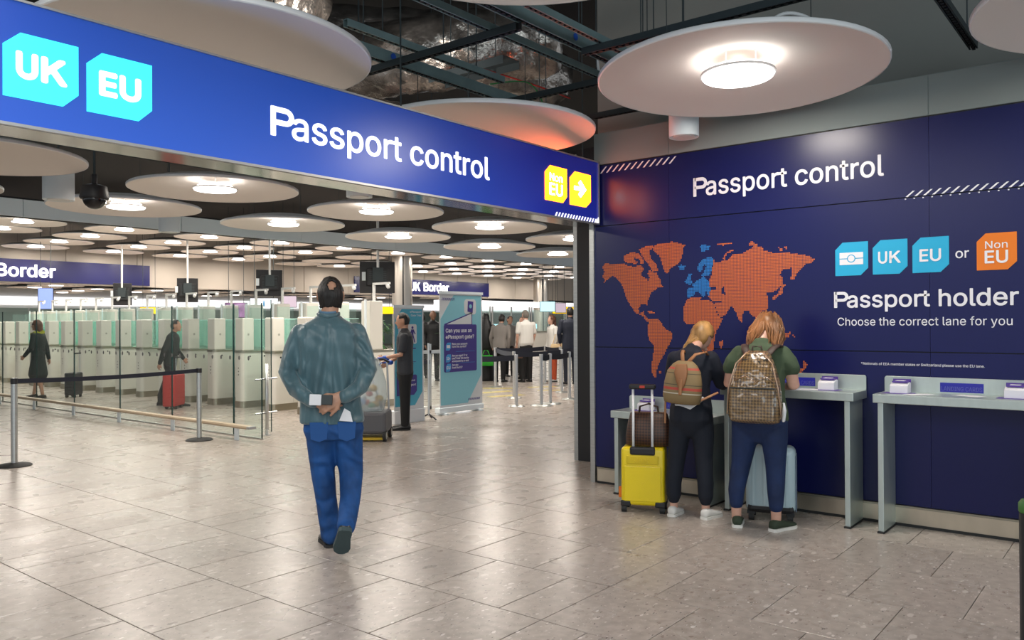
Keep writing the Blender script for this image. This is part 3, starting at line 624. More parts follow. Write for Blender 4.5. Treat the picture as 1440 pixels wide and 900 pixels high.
MAP_O=[[[4080,2030],[4051,2058],[3891,2042],[3854,2051],[3799,2021],[3735,2013],[3681,2026],[3651,2009],[3637,1977],[3673,1952],[3652,1915],[3611,1902],[3602,1874],[3584,1904],[3602,1949],[3584,1975],[3552,1958],[3505,1945],[3497,1909],[3471,1884],[3466,1845],[3442,1821],[3497,1815],[3532,1790],[3568,1771],[3582,1732],[3603,1702],[3600,1647],[3621,1671],[3675,1664],[3697,1625],[3684,1585],[3643,1611],[3636,1577],[3605,1545],[3587,1506],[3614,1514],[3644,1553],[3693,1577],[3738,1594],[3756,1634],[3792,1674],[3829,1738],[3856,1819],[3892,1884],[3939,1926],[3976,1936],[4024,1906],[4072,1867],[4052,1907],[4081,1932],[4061,1980]],[[3844,2122],[3762,2146],[3689,2132],[3650,2080],[3636,2035],[3681,2042],[3672,2073],[3735,2092],[3744,2072],[3699,2059],[3717,2033],[3781,2047],[3826,2058],[3854,2083]],[[3689,2169],[3582,2201],[3530,2182],[3583,2146],[3565,2075],[3505,2017],[3496,1963],[3549,1957],[3592,2022],[3627,2063],[3654,2104],[3671,2136]],[[3529,2198],[3357,2214],[3220,2177],[3253,2157],[3254,2104],[3283,2029],[3342,1994],[3384,1973],[3397,1928],[3436,1960],[3461,2039],[3478,2094],[3547,2152]],[[3587,1529],[3508,1536],[3474,1505],[3431,1451],[3354,1413],[3367,1344],[3415,1266],[3459,1188],[3494,1141],[3520,1063],[3524,1008],[3559,1023],[3569,1108],[3545,1264],[3545,1295],[3588,1342],[3609,1420],[3601,1482]],[[3622,1611],[3578,1615],[3525,1588],[3551,1580],[3595,1592]],[[3503,1056],[3471,1077],[3477,1041]],[[3249,1603],[3244,1648],[3219,1700],[3169,1722],[3080,1712],[3123,1702],[3026,1695],[2971,1672],[2940,1583],[2909,1532],[2882,1535],[2917,1464],[2949,1420],[2962,1346],[2974,1272],[3006,1219],[3095,1150],[3135,1179],[3142,1359],[3097,1478],[3146,1484],[3212,1481],[3245,1512]],[[2963,1672],[2884,1667],[2823,1625],[2862,1562],[2909,1541],[2944,1605]],[[2968,2035],[2945,2004],[2882,2023],[2843,2028],[2797,2069],[2758,2067],[2713,2072],[2667,2098],[2608,2120],[2537,2115],[2527,2089],[2469,2071],[2426,2055],[2362,2065],[2278,2046],[2196,2034],[2162,2019],[2117,1996],[2135,1969],[2182,1958],[2224,1925],[2259,1886],[2280,1841],[2308,1846],[2300,1908],[2290,1942],[2335,1924],[2377,1919],[2395,1884],[2371,1855],[2375,1813],[2407,1779],[2450,1739],[2472,1746],[2508,1740],[2491,1704],[2491,1626],[2501,1605],[2538,1592],[2565,1563],[2597,1535],[2641,1557],[2664,1601],[2694,1594],[2716,1565],[2714,1500],[2740,1507],[2769,1580],[2800,1632],[2823,1625],[2885,1663],[2900,1685],[2979,1679],[3018,1725],[3002,1762],[3025,1822],[2985,1909]],[[2918,1332],[2884,1361],[2887,1303],[2911,1273]],[[2882,2045],[2858,2087],[2785,2117],[2789,2098],[2843,2079],[2866,2029]],[[2936,2159],[2912,2175],[2796,2170],[2804,2153],[2881,2151]],[[2655,2157],[2625,2170],[2578,2135],[2586,2118],[2652,2140]],[[2404,2103],[2373,2101],[2376,2070],[2398,2071]],[[2355,2107],[2331,2105],[2334,2084],[2352,2085]],[[2347,1799],[2364,1785],[2379,1730],[2450,1678],[2456,1701],[2410,1737],[2378,1811]],[[2431,1442],[2339,1414],[2308,1424],[2332,1370],[2367,1386],[2410,1393]],[[2297,1396],[2275,1391],[2280,1371]],[[2505,1580],[2473,1541],[2466,1503],[2495,1546]],[[2212,1201],[2181,1167],[2188,1140],[2244,1087],[2253,1110],[2209,1146]],[[2410,1365],[2367,1365],[2367,1330],[2396,1337]]]
MAP_H=[[[2899,1795],[2871,1802],[2865,1736],[2890,1744]],[[3006,1806],[2943,1798],[2946,1775],[3000,1776]]]
MAP_B=[[[3295,1992],[3274,2009],[3228,1993],[3241,1966],[3283,1968]],[[3093,2162],[3044,2169],[2996,2155],[3013,2116],[3077,2113]],[[3234,1860],[3209,1897],[3192,1931],[3169,1921],[3183,1881],[3157,1854],[3176,1828],[3226,1841]],[[3217,1721],[3216,1796],[3156,1806],[3162,1837],[3122,1860],[3082,1883],[3049,1900],[2997,1910],[2983,1946],[2970,2030],[2983,2055],[3054,2053],[3101,2013],[3121,1958],[3095,1933],[3068,1962],[3055,2004],[3035,1979],[3055,1937],[3082,1908],[3004,1850],[2998,1777],[3011,1728],[3037,1766],[3057,1711],[3090,1749],[3116,1768],[3136,1768],[3156,1726]]]
def inside(P, y, z):
    c = False; j = len(P) - 1
    for i in range(len(P)):
        if (P[i][1] > z) != (P[j][1] > z) and y < (P[j][0] - P[i][0]) * (z - P[i][1]) / (P[j][1] - P[i][1]) + P[i][0]: c = not c
        j = i
    return c
do = MB(); db = MB(); st = 12.2; q = .0047
z = 980.
while z < 2300:
    y = 2000.
    while y < 4150:
        d = None
        if any(inside(P, y, z) for P in MAP_B): d = db
        elif any(inside(P, y, z) for P in MAP_O) and not any(inside(P, y, z) for P in MAP_H): d = do
        if d is not None:
            yy, zz = y / 1000, z / 1000; x0 = A - .0008
            d.add([(x0, yy + q, zz - q), (x0, yy - q, zz - q), (x0, yy - q, zz + q), (x0, yy + q, zz + q)], [(0, 1, 2, 3)])
        y += st
    z += st
tag(do.build('map_dots', mat('map_orange', (.62, .15, .03), .5), gw), kind='stuff'); tag(db.build('map_dots', mat('map_blue', (.02, .22, .62), .5), gw), kind='stuff')
# ================================================================== THINGS: landing card desks along the navy wall
def desk(y0, y1, top, label):
    t = thing('writing_desk', label, 'desk', (6.08, y1, 0), 0, 'steel landing card desks'); W = y0 - y1
    MB().box(0, .345, 0, W, top - .062, top).build('worktop', 'steel_desk', t, bev=.004)
    MB().prism([(0.02, top), (W - .02, top), (W, top), (W, top + .10), (W - .01, top + .112), (.01, top + .112), (0, top + .10), (0, top)], .325, .34, 'yz').build('backsplash', 'steel_desk', t, bev=.002)
    for y in (.03, W - .068):
        l = MB().box(.012, .34, y, y + .038, .012, top - .062).build('leg', 'steel_desk', t, bev=.003)
        MB().box(-.003, .345, y - .004, y + .042, 0, .012).build('foot_pad', 'rubber', l)
    return t
desk(3.785, 2.83, .73, 'low steel writing desk behind the yellow suitcase')
desk(2.76, 1.735, .985, 'steel writing desk where the woman in the olive shirt stands')
desk(1.605, .42, .985, 'steel writing desk at the right edge of the frame')
M['purple'] = mat('purple_print', (.10, .05, .30), .5); M['blue_pl'] = mat('blue_plate', (.018, .02, .32), .35); M['paper'] = mat('paper', (.80, .80, .82), .7)
def cardbox(y, top, label, x=6.24):
    t = thing('card_holder', label, 'card holder', (x, y, top), 0, 'white landing card holders')
    MB().prism([(0, 0), (.10, 0), (.10, .075), (.055, .075), (0, .055)], -.06, .06, 'xz').build('box', 'paper', t, bev=.003)
    MB().prism([(.10, .0), (.103, .0), (.103, .098), (.10, .098)], -.06, .06, 'xz').build('back_card', 'purple', t)
    MB().box(.03, .095, -.05, .05, .0745, .086).build('card_stack', 'purple', t); MB().box(.035, .09, -.03, .03, .086, .089).build('top_card', 'paper', t)
    MB().box(-.06, .08, -.10, .10, .0005, .002).build('tray_mat', 'purple', t)
cardbox(3.55, .73, 'white card holder on the low desk behind the suitcase handle')
cardbox(1.98, .985, 'white card holder on the middle desk right of the woman in olive')
cardbox(1.47, .985, 'white card holder at the left end of the right hand desk')
cardbox(.76, .985, 'white card holder cut off by the right edge of the frame')
def plate(y0, y1, top, label):
    t = thing('desk_sign', label, 'sign', (6.404, y1, top), 0, 'small blue landing cards signs')
    MB().box(-.004, 0, 0, y0 - y1, .012, .078).build('plate', 'blue_pl', t)
    text('lettering', 'LANDING CARDS', mat('dim_blue_lettering', (.10, .11, .42), .5) if 'dimb' not in M else M['dimb'], 'x', -.0045, (y0 - y1) * .97, (y0 - y1) * .03, .022, .03, t, .002, .0008)
plate(3.42, 3.15, .73, 'blue landing cards sign behind the young woman with the tan backpack')
plate(2.38, 2.112, .985, 'blue landing cards sign on the middle desk')
plate(1.233, .962, .985, 'blue landing cards sign on the right hand desk')
def sheet(x, y, z, a, label): 
    o = MB().box(-.05, .05, -.09, .09, 0, .0012).build('paper_form', 'paper'); o.location = (x, y, z); o.rotation_euler = (0, 0, a); tag(o, label, 'paper', 'loose forms on the desks')
sheet(6.2, 2.12, .986, .3, 'loose form on the middle desk beside the olive shirted woman'); sheet(6.28, 1.03, .986, -.4, 'loose form in the middle of the right hand desk')
sheet(6.22, 2.45, .986, 1.2, 'form being filled in under the hands of the woman in olive'); sheet(6.16, 2.93, .731, .1, 'form lying on the low desk in front of the woman in navy')
sheet(6.2, 1.33, .986, .8, 'small loose form next to the left card holder of the right hand desk')

# near right edge: dark belt post with green cap
t = thing('barrier_post', 'dark barrier post with green cap at the right edge of the frame', 'post', (3.075, .333, 0))
MB().cyl(0, 0, .02, .88, .032, 24).build('pole', 'black', t); MB().lathe([(.17, 0), (.17, .01), (.05, .03), (.034, .03)], n=36).build('base', 'black', t, sharp=40)
MB().lathe([(.03, .88), (.034, .885), (.034, .91), (.026, .922)], n=24).build('cap', mat('green_cap', (.05, .16, .03), .5), t, sharp=40)

# ------------------------------------------------------------------ tensile stanchions
def stanchion(x, y, label, h=.94, base=.17, m='steel', bm='rubber', group='belt stanchions'):
    t = thing('stanchion', label, 'stanchion', (x, y, 0), 0, group)
    MB().lathe([(base, 0), (base, .008), (base * .9, .02), (base * .35, .032), (.034, .036)], n=40).build('base', bm, t, sharp=35)
    MB().cyl(0, 0, .03, h - .06, .032, 24).build('pole', m, t, sharp=40)
    MB().cyl(0, 0, h - .06, h, .035, 24).build('head', 'black' if bm == 'rubber' else m, t, bev=.003); 
    if bm == 'rubber': MB().cyl(0, 0, h, h + .004, .028, 20).build('top_cap', m, t)
    return t
def belt(a, b, label, z=.885, h=.05, group=None):
    mb = MB(); A = Vector((*a, z)); B = Vector((*b, z)); n = 12; d = (B - A).normalized(); s = Vector((-d.y, d.x, 0)) * .0015
    A += d * .034; B -= d * .034; rings = []
    for i in range(n + 1):
        p = A.lerp(B, i / n) + Vector((0, 0, -.02 * math.sin(PI * i / n))); rings.append([p - s, p + s, p + s + Vector((0, 0, h)), p - s + Vector((0, 0, h))])
    tag(mb.loft(rings).build('barrier_belt', 'belt'), label, 'belt', group)
stanchion(3.405, 9.62, 'steel stanchion with black base at the left edge'); stanchion(5.65, 9.80, 'steel stanchion with black base beside the glass partition')
belt((3.405, 9.62), (5.65, 9.80), 'dark blue belt stretched between the two front stanchions at left')
q = [(11.42, 9.10, 'front left of the tight pair beside the tall banner'), (11.80, 8.82, 'front right of the tight pair beside the tall banner'), (12.16, 8.88, 'front one just right of the tight pair'), (12.67, 10.15, 'behind the tight pair, close to the tall banner'),
     (14.53, 12.2, 'far one just right of the tall banner'), (16.08, 11.9, 'far one before the white shirted man'), (14.31, 10.14, 'right of the white shirted man'), (13.1, 9.1, 'at the right end near the steel door jamb'), (15.75, 11.2, 'far one before the woman with the beige bag')]
for x, y, l in q: stanchion(x, y, 'all-steel queue stanchion, ' + l, .94, .2 if y < 9.1 else 0.15, 'chrome', 'steel', 'steel queue stanchions')
bl = [(11.80, 8.82, 12.16, 8.88), (12.16, 8.88, 13.1, 9.1), (11.42, 9.10, 10.75, 9.9), (12.67, 10.15, 11.42, 9.10), (12.67, 10.15, 14.31, 10.14), (14.53, 12.2, 12.67, 10.15), (14.53, 12.2, 16.08, 11.9), (16.08, 11.9, 15.75, 11.2), (15.75, 11.2, 14.31, 10.14), (13.1, 9.1, 15.2, 8.9)]
nm = ['between the two front right posts', 'from the front post to the rightmost post', 'running from the tight pair back behind the tall banner', 'joining the tight pair to the post behind it', 'crossing behind the front belts in the middle', 'slanting away left of the queue', 'across the far end of the queue at left', 'short one at the far posts', 'slanting back at the right of the queue', 'leaving toward the steel door jamb']
for (a, b, c, d), l in zip(bl, nm): belt((a, b), (c, d), 'dark queue belt ' + l, .83, .10, 'dark queue belts')
M['yline'] = mat('yellow_floor_tape', (.55, .45, .12), .4)
for i, (a, b, c, d) in enumerate(((14.2, 12.3, 14.6, 11.7), (12.6, 10.75, 13.4, 10.5), (14.45, 10.9, 14.8, 10.5), (13.2, 11.5, 14.0, 11.3), (15, 11.6, 15.6, 11.2))):
    dx, dy = c - a, d - b; l = math.hypot(dx, dy); px, py = -dy / l * .12, dx / l * .12
    tag(MB().prism([(a + px, b + py), (a - px, b - py), (c - px, d - py), (c + px, d + py)], .0005, .0015).build('floor_marking', 'yline'), 'yellow floor marking in the queue, %s' % ['farthest left', 'nearest the front stanchions', 'right of the white shirted man', 'in the middle of the lane', 'below the woman with the beige bag'][i], 'marking', 'yellow floor markings')

# ------------------------------------------------------------------ glass partition, low guard rail, glass door post
t = thing('glass_partition', 'tall frameless glass partition running away along the left hall', 'partition', (6.17, 9.16, 0))
ys = [0, .66, 2.29, 3.92, 5.6, 7.2, 8.85, 10.5, 12.1, 13.7]
for i, (a, b) in enumerate(zip(ys, ys[1:])):
    p_ = MB().box(-.006, .006, a + .004, b - .004, .02, 1.79).build('pane', 'glass', t)
    for y in (a + .004, b - .010): MB().box(-.0065, .0065, y, y + (.012 if i < 2 else .006), .02, 1.79).build('edge', 'gedge', p_)
MB().box(-.014, .014, 0, 13.7, 0, .02).build('base_channel', 'steel', t)
M['dot'] = mat('grey_manifestation_dot', (.12, .12, .12), .5)
k = MB()
for i in range(60):
    y = .3 + i * .22; k.loft([[(x_, y + .022 * math.cos(a * PI / 5), 1.06 + .03 * math.sin(a * PI / 5)) for a in range(10)] for x_ in (-.0075, -.0065)])
tag(k.build('manifestation_dots', 'dot', t), kind='stuff')
t = thing('guard_rail', 'low tan guard rail along the foot of the glass partition', 'rail', (5.95, 9.41, 0))
MB().prism([(-.05, .165), (.05, .165), (.055, .185), (.045, .205), (-.045, .205), (-.055, .185)], -.30, 12.4, 'xz').build('rail', 'wood', t, bev=.003)
MB().box(-.052, .052, -.36, -.30, .168, .202).build('end_cap', 'chrome', t)
for k in range(8): MB().box(-.008, .008, k * 1.62 - .045, k * 1.62 + .045, 0, .165).build('bracket', 'bulkhead', t)
t = thing('glass_door', 'glass door leaf with steel pull bar beside the partition end', 'door', (6.47, 9.50, 0))
MB().box(-.30, .12, .06, .07, .03, 1.85).build('pane', 'glass', t); MB().box(.112, .12, .058, .072, .03, 1.85).build('edge', 'gedge', t)
MB().rod((0, 0, 0.005), (0, 0, .97), .022, 20).build('pull_bar', 'chrome', t, smooth=True); MB().cyl(0, 0, 0, .006, .05, 20).build('foot_plate', 'chrome', t)
for z in (.30, .76): MB().rod((-.18, 0, z), (.16, .0, z + .01), .012, 12).rod((0, 0, z), (0, .065, z), .012, 12).build('clamp', 'chrome', t)

# ------------------------------------------------------------------ passport e-gates
def gate_proto():
    t = thing('passport_gate', 'x', 'passport gate', (0, 0, 0), 0, 'row of cream passport gates')
    def slab(x0, x1, hw, r, n=6):
        P = []
        for cx, cy, a0 in ((x0 + r, -hw + r, PI), (x1 - r, -hw + r, 1.5 * PI), (x1 - r, hw - r, 0), (x0 + r, hw - r, .5 * PI)):
            for k in range(n + 1): a = a0 + k / n * PI / 2; P.append((cx + r * math.cos(a), cy + r * math.sin(a)))
        return P
    MB().prism(slab(0, 2.2, .145, .09), .12, 1.0).build('body', 'gate', t, sharp=35)
    MB().prism(slab(-.008, 2.208, .152, .09), 0, .12).build('kick_plate', 'bronze_kick', t, sharp=35)
    MB().prism(slab(-.012, 2.212, .158, .09), 1.0, 1.035).build('counter_cap', 'bronze_kick', t, sharp=35)
    c = MB().box(.02, .26, -.125, .125, 1.035, 1.63).build('front_cabinet', 'gate', t, bev=.02)
    MB().box(.262, .266, -.09, .09, 1.10, 1.5).build('screen', 'black', c); k = MB()
    for z in (1.33,): k.limb([(.14, -.127, z), (.14, -.124, z)], [.022, .022], n=12, ends=False)
    k.build('sensor_dot', 'gate_d', c)
    g = MB().box(.27, 1.15, -.128, -.116, 1.035, 1.61).build('side_glass', 'glassg', t); MB().box(.27, 1.15, -.129, -.115, 1.60, 1.612).build('edge', 'glass_edge_l', g)
    MB().box(.27, 1.15, .116, .128, 1.035, 1.61).build('side_glass', 'glassg', t)
    p_ = MB().box(1.42, 1.72, -.13, .13, 1.035, 1.93).build('rear_pylon', 'gate', t, bev=.02)
    MB().box(1.30, 1.33, -.13, -.10, 1.035, 1.95).build('mullion', 'bulkhead', p_)
    g = MB().box(.95, 1.32, .14, .152, .25, 1.85).build('door_leaf', 'glassg', t)
    ms = MB().box(1.60, 1.64, -.02, .02, 1.93, 2.26).box(1.60, 1.64, -.42, .02, 2.22, 2.26).build('camera_mast', 'white', t)
    MB().limb([(1.62, -.36, 2.21), (1.55, -.46, 2.17)], [.035, .035], n=10).build('camera_head', 'white', ms, smooth=True)
    k = MB()
    for i in range(7): k.limb([(.16 + i * .30, -.148, .93), (.16 + i * .30, -.144, .93)], [.016, .016], n=10, ends=False)
    for z in (.60, .66, .72): k.limb([(-.002, -.02, z), (.004, -.02, z)], [.012, .012], side=(0, 1, 0), n=10, ends=False)
    k.limb([(.9, -.148, .55), (.9, -.144, .55)], [.02, .02], n=10, ends=False)
    k.build('sensor_row', 'dark', t)
    k = MB(); k.box(.42, .424, -.147, -.1449, .13, .99).box(1.3, 1.304, -.147, -.1449, .13, .99); k.build('panel_joint', 'gate_d', t)
    return t
M['glass_edge_l'] = mat('pale_glass_edge', (.5, .8, .72), .2)
gp = gate_proto()
wd = ['nearest to the steel pull bar', 'second from the steel pull bar', 'third from the steel pull bar', 'fourth from the steel pull bar', 'fifth from the steel pull bar', 'sixth from the steel pull bar', 'seventh from the steel pull bar', 'eighth from the steel pull bar', 'ninth from the steel pull bar', 'tenth from the steel pull bar', 'eleventh from the steel pull bar', 'twelfth from the steel pull bar', 'thirteenth from the steel pull bar', 'fourteenth from the steel pull bar', 'fifteenth from the steel pull bar', 'last one at the left edge of the frame']
for i in range(17):
    y = 11.22 + .93 * i
    lab = 'cream passport gate with glass sides, hidden mostly by the man in the grey jacket' if i == 0 else 'cream passport gate with glass sides, ' + wd[i - 1]
    if i == 0: gp.location = (8.30, y, 0); gp['label'] = lab
    else: dup(gp, (8.30, y, 0), 0, lab)
# glass wall between gates and queue
t = thing('glass_screen', 'glass screen behind the cleaner between gates and queue', 'partition', (9.55, 10.05, 0))
for i in range(2): MB().box(i * .62 + .02, i * .62 + .60, 0, .012, .06, .98).build('pane', 'glass', t)
for i in range(3): MB().box(i * .62 - .02, i * .62 + .02, -.02, .03, 0, 1.15).build('post', 'steel', t)
MB().box(.02, 1.22, -.02, .03, .98, 1.04).build('top_rail', 'steel', t); MB().box(.02, 1.22, -.02, .03, 0, .06).build('bottom_rail', 'white', t); MB().box(0, .6, -.03, -.02, .80, .87).build('strap', 'belt', t)
t = thing('banner_stand_post', 'slim post on a small black tripod foot right of the narrow banner', 'post', (9.06, 8.98, 0))
MB().rod((0, 0, .06), (0, 0, 1.2), .018, 12).build('pole', 'chrome', t)
for a in (0.5, 2.6, 4.7): MB().rod((0, 0, .09), (.16 * math.cos(a), .16 * math.sin(a), .012), .012, 8).build('leg', 'black', t)

# ------------------------------------------------------------------ roll-up banners
M['ban_c'] = mat('banner_light_cyan', (.26, .60, .70), .55); M['ban_d'] = mat('banner_cyan', (.08, .42, .58), .55); M['ban_w'] = mat('banner_white', (.70, .72, .74), .55)
M['ban_p'] = mat('banner_purple', (.055, .035, .25), .5); M['ban_b'] = mat('banner_blue', (.05, .32, .68), .5)
def rect(x0, x1, z0, z1, r=0): 
    if not r: return [(x0, z0), (x1, z0), (x1, z1), (x0, z1)]
    P = []
    for cx, cz, a0 in ((x0 + r, z0 + r, PI), (x1 - r, z0 + r, 1.5 * PI), (x1 - r, z1 - r, 0), (x0 + r, z1 - r, .5 * PI)):
        for k in range(5): P.append((cx + r * math.cos(a0 + k * PI / 8), cz + r * math.sin(a0 + k * PI / 8)))
    return P
def pf(poly, h0, h1, name, m, par): return MB().prism(poly, h0, h1, 'xz').build(name, m, par)
t = thing('roll_up_banner', 'tall pale cyan banner asking Can you use an ePassport gate', 'banner', (9.53, 9.21, 0))
MB().box(0, 1.10, -.02, .10, .03, .12).build('base', 'bulkhead', t, bev=.01); MB().box(0, 1.10, -.012, .012, 2.0, 2.045).build('top_rail', 'bulkhead', t)
for x in (.12, .98): MB().box(x - .03, x + .03, -.08, .16, 0, .03).build('foot', 'bulkhead', t)
MB().rod((.55, .05, .1), (.55, .03, 2.02), .012, 10).build('support_pole', 'chrome', t)
MB().box(.02, 1.08, -.002, .002, .12, 2.0).build('sheet', 'ban_w', t)
pf([(.04, .16), (.70, .16), (1.05, .62), (1.05, 1.98), (.36, 1.98), (.04, 1.58)], -.004, -.002, 'colour_field', 'ban_c', t)
pf(rect(.62, .92, 1.66, 1.92, .06), -.006, -.004, 'icon_panel', 'ban_w', t)
ic = pf([(.70, 1.71), (.83, 1.69), (.85, 1.88), (.71, 1.89)], -.008, -.006, 'passport_icon', 'ban_p', t); MB().loft([[(.775 + .035 * math.cos(a * PI / 8), y_, 1.80 + .035 * math.sin(a * PI / 8)) for a in range(16)] for y_ in (-.0095, -.008)]).build('icon_ring', 'ban_c', ic)
pf([(.13, 1.485), (.13, 1.50), (.82, 1.70), (.82, 1.485)], -.006, -.004, 'page_outline', 'ban_p', t); pf([(.19, 1.495), (.80, 1.675), (.80, 1.495)], -.0075, -.006, 'page', 'ban_w', t)
cd = pf(rect(.12, .93, .70, 1.49, .03), -.008, -.004, 'card', 'ban_p', t)
text('lettering', 'Can you use an', 'txt_white', 'y', -.008, .16, .80, 1.36, .062, cd, .02); text('lettering', 'ePassport gate?', 'txt_white', 'y', -.008, .16, .86, 1.255, .062, cd, .02)
for zz, a, b, c, ico in ((1.12, 'Does your passport', 'have this symbol?', None, ''), (.925, 'Are you aged 12 or', 'over? Under 18s must be', 'accompanied by an adult', '12+'), (.77, 'Are you', 'from the EU?', None, 'EU')):
    pf([(.16, zz - .06), (.24, zz - .06), (.28, zz - .02), (.28, zz + .07), (.20, zz + .07), (.16, zz + .03)], -.010, -.008, 'icon', 'ban_b', cd)
    if ico: text('lettering', ico, 'txt_white', 'y', -.010, .18, .26, zz - .018, .045, cd, .02)
    else: pf(rect(.18, .26, zz - .02, zz + .03), -.011, -.010, 'chip_mark', 'txt_white', cd)
    text('lettering', a, 'txt_white', 'y', -.008, .31, .31 + .021 * len(a), zz + .03, .034, cd, .006); text('lettering', b, 'txt_white', 'y', -.008, .31, .31 + (.021 if len(b) < 20 else .018) * len(b), zz - .015, .034, cd, .006)
    if c: text('lettering', c, 'txt_white', 'y', -.008, .31, .31 + .018 * len(c), zz - .06, .03, cd, .006)
for zz in (1.035, .845): pf(rect(.40, .88, zz, zz + .004), -.0095, -.008, 'divider', 'ban_b', cd)
k = MB()
for i in range(12): x = .07 + i * .026; k.prism([(x, 1.89), (x + .010, 1.89), (x + .028, 1.935), (x + .018, 1.935)], -.005, -.002, 'xz')
for i in range(12): x = .70 + i * .026; k.prism([(x, .20), (x + .010, .20), (x + .028, .235), (x + .018, .235)], -.005, -.002, 'xz')
k.build('hatching', 'ban_p', t)
t = thing('roll_up_banner', 'narrow cyan banner with walking family icon behind the cleaner', 'banner', (8.27, 8.93, 0))
MB().box(0, .64, -.02, .12, 0, .20).build('base', 'ban_w', t, bev=.01); MB().box(0, .64, -.012, .012, 1.75, 1.79).build('top_rail', 'bulkhead', t)
MB().box(.01, .63, -.002, .002, .2, 1.75).build('sheet', 'ban_w', t)
pf([(.03, .26), (.44, .26), (.60, .46), (.60, 1.73), (.17, 1.73), (.03, 1.56)], -.004, -.002, 'colour_field', 'ban_d', t)
text('lettering', 'ePassport', 'txt_white', 'y', -.004, .34, .58, 1.675, .03, t, .006); text('lettering', 'Gate Trial', 'txt_white', 'y', -.004, .36, .58, 1.62, .03, t, .006)
pf(rect(.10, .48, 1.20, 1.50, .03), -.006, -.004, 'icon_panel', 'ban_w', t)
def walker(x, h, par):
    mb = MB(); z = 1.22; mb.loft([[(x + h * .085 * math.cos(a * PI / 6), y_, z + h * .91 + h * .085 * math.sin(a * PI / 6)) for a in range(12)] for y_ in (-.008, -.006)])
    for P in ([(x - h * .11, z + h * .80), (x - h * .07, z + h * .45), (x + h * .07, z + h * .45), (x + h * .11, z + h * .80)], [(x - h * .07, z + h * .46), (x - h * .2, z), (x - h * .11, z), (x + .02 * h, z + h * .40), (x + h * .15, z), (x + h * .24, z), (x + h * .08, z + h * .46)],
              [(x - h * .10, z + h * .79), (x - h * .24, z + h * .48), (x - h * .18, z + h * .46), (x - h * .05, z + h * .70)], [(x + h * .10, z + h * .79), (x + h * .26, z + h * .52), (x + h * .21, z + h * .49), (x + h * .05, z + h * .70)]):
        mb.prism(P, -.008, -.006, 'xz')
    mb.build('walking_figure', 'ban_p', par)
walker(.17, .22, t); walker(.28, .17, t); walker(.39, .25, t)
for i, (zz, w_) in enumerate(((1.12, .3), (1.06, .12), (.92, .3), (.89, .25), (.86, .2), (.72, .3), (.69, .18), (.57, .28), (.54, .22))):
    pf(rect(.16, .16 + w_, zz, zz + (.018 if i < 2 else .009)), -.005, -.004, 'text_line', 'ban_p', t)
pf([(.06, .42), (.42, .42), (.48, .48), (.48, .72), (.06, .72)], -.006, -.004, 'card', 'ban_p', t); text('lettering', 'ePassport', 'txt_white', 'y', -.006, .20, .46, .56, .035, t, .01)
text('lettering', 'gates', 'txt_white', 'y', -.006, .20, .33, .49, .03, t, .004); text('lettering', 'can use', 'txt_white', 'y', -.006, .22, .44, .63, .03, t, .004)

# ------------------------------------------------------------------ border fascia signs
def border(x0, x1, z0, z1, lx0, lx1, zb, cap, label):
    t = thing('border_sign', label, 'sign', (0, 0, 0)); MB().box(x0, x1, YF - .06, YF - .005, z0, z1).build('panel', 'navy_sign', t)
    text('lettering', 'UK', 'txt_glow2', 'y', YF - .061, lx0, lx0 + cap * 1.60, zb, cap, t, .03, .03); text('lettering', 'Border', 'txt_glow2', 'y', YF - .061, lx1 - cap * 4.45, lx1, zb, cap, t, .03, .03)
M['txt_glow2'] = emis('white_letters_lit', (1, .98, .98), 1.5)
border(2, 15.67, 3.05, 3.83, 9.42, 12.21, 3.23, .42, 'long dark blue UK Border sign on the far fascia at left')
border(25.93, 36.06, 3.08, 3.87, 29.70, 32.6, 3.28, .43, 'dark blue UK Border sign on the far fascia behind the tall banner')

# columns clad in steel
for x, y, r, h, l in ((22.2, 23.45, .40, 5.3, 'steel clad round column behind the narrow banner'), (39.1, 29.2, .46, 5.3, 'steel clad round column behind the white shirted man')):
    t = thing('column', l, 'column', (x, y, 0), 0, 'steel clad columns')
    M['col'] = M.get('col') or mat('column_steel', (.50, .46, .41), .32, .85, var=.05, vscale=1)
    MB().cyl(0, 0, 0, h, r, 48).build('cladding', 'col', t, sharp=40); a = math.radians(232)
    MB().box(-.03, .03, -.01, .02, 0, h, Matrix.Translation((r * math.cos(a), r * math.sin(a), 0)) @ Matrix.Rotation(a + PI / 2, 4, 'Z')).build('joint', 'black', t)

# hanging monitors, seen from the back
def monitor(x, y, z, label, rz=.65, w_=1.0, h=.62, top=4.28):
    t = thing('ceiling_monitor', label, 'monitor', (x, y, z), rz, 'black monitors hanging over the gates')
    MB().box(-w_ / 2, w_ / 2, 0, .05, -h / 2, h / 2).build('screen_shell', 'black', t, bev=.008); MB().box(-w_ / 2 + .03, w_ / 2 - .03, .05, .054, -h / 2 + .03, h / 2 - .03).build('screen', emis('monitor_glow', (.25, .35, .5), .5) if 'mg' not in M else M['mg'], t)
    MB().box(-.25, .25, -.09, 0, -.2, .2).build('rear_housing', 'black', t, bev=.01); k = MB()
    for i in range(7): k.box(-.2, .2, -.094, -.09, -.15 + i * .045, -.13 + i * .045)
    k.build('vent', 'strut_d', t); MB().box(-.12, .12, -.15, -.09, -.1, .22).build('bracket', 'strut_d', t); MB().box(-.36, -.28, -.06, 0, -.08, .12).build('power_supply', 'bulkhead', t)
    MB().rod((0, -.12, .1), (0, -.12, top - z), .03, 14).build('drop_pole', 'white', t)
monitor(12.83, 14.39, 2.61, 'hanging black monitor largest of the four, right of the man with the grey jacket', -.62, .82, .74)
monitor(13.48, 19.65, 2.69, 'hanging black monitor just left of the walking man', -.5, .72, .74)
monitor(13.4, 23.9, 2.61, 'hanging black monitor over the middle of the gate row', -.5, .62, .76); monitor(13.16, 27.7, 2.58, 'hanging black monitor at the end of the left border sign', -.6, .58, .76)
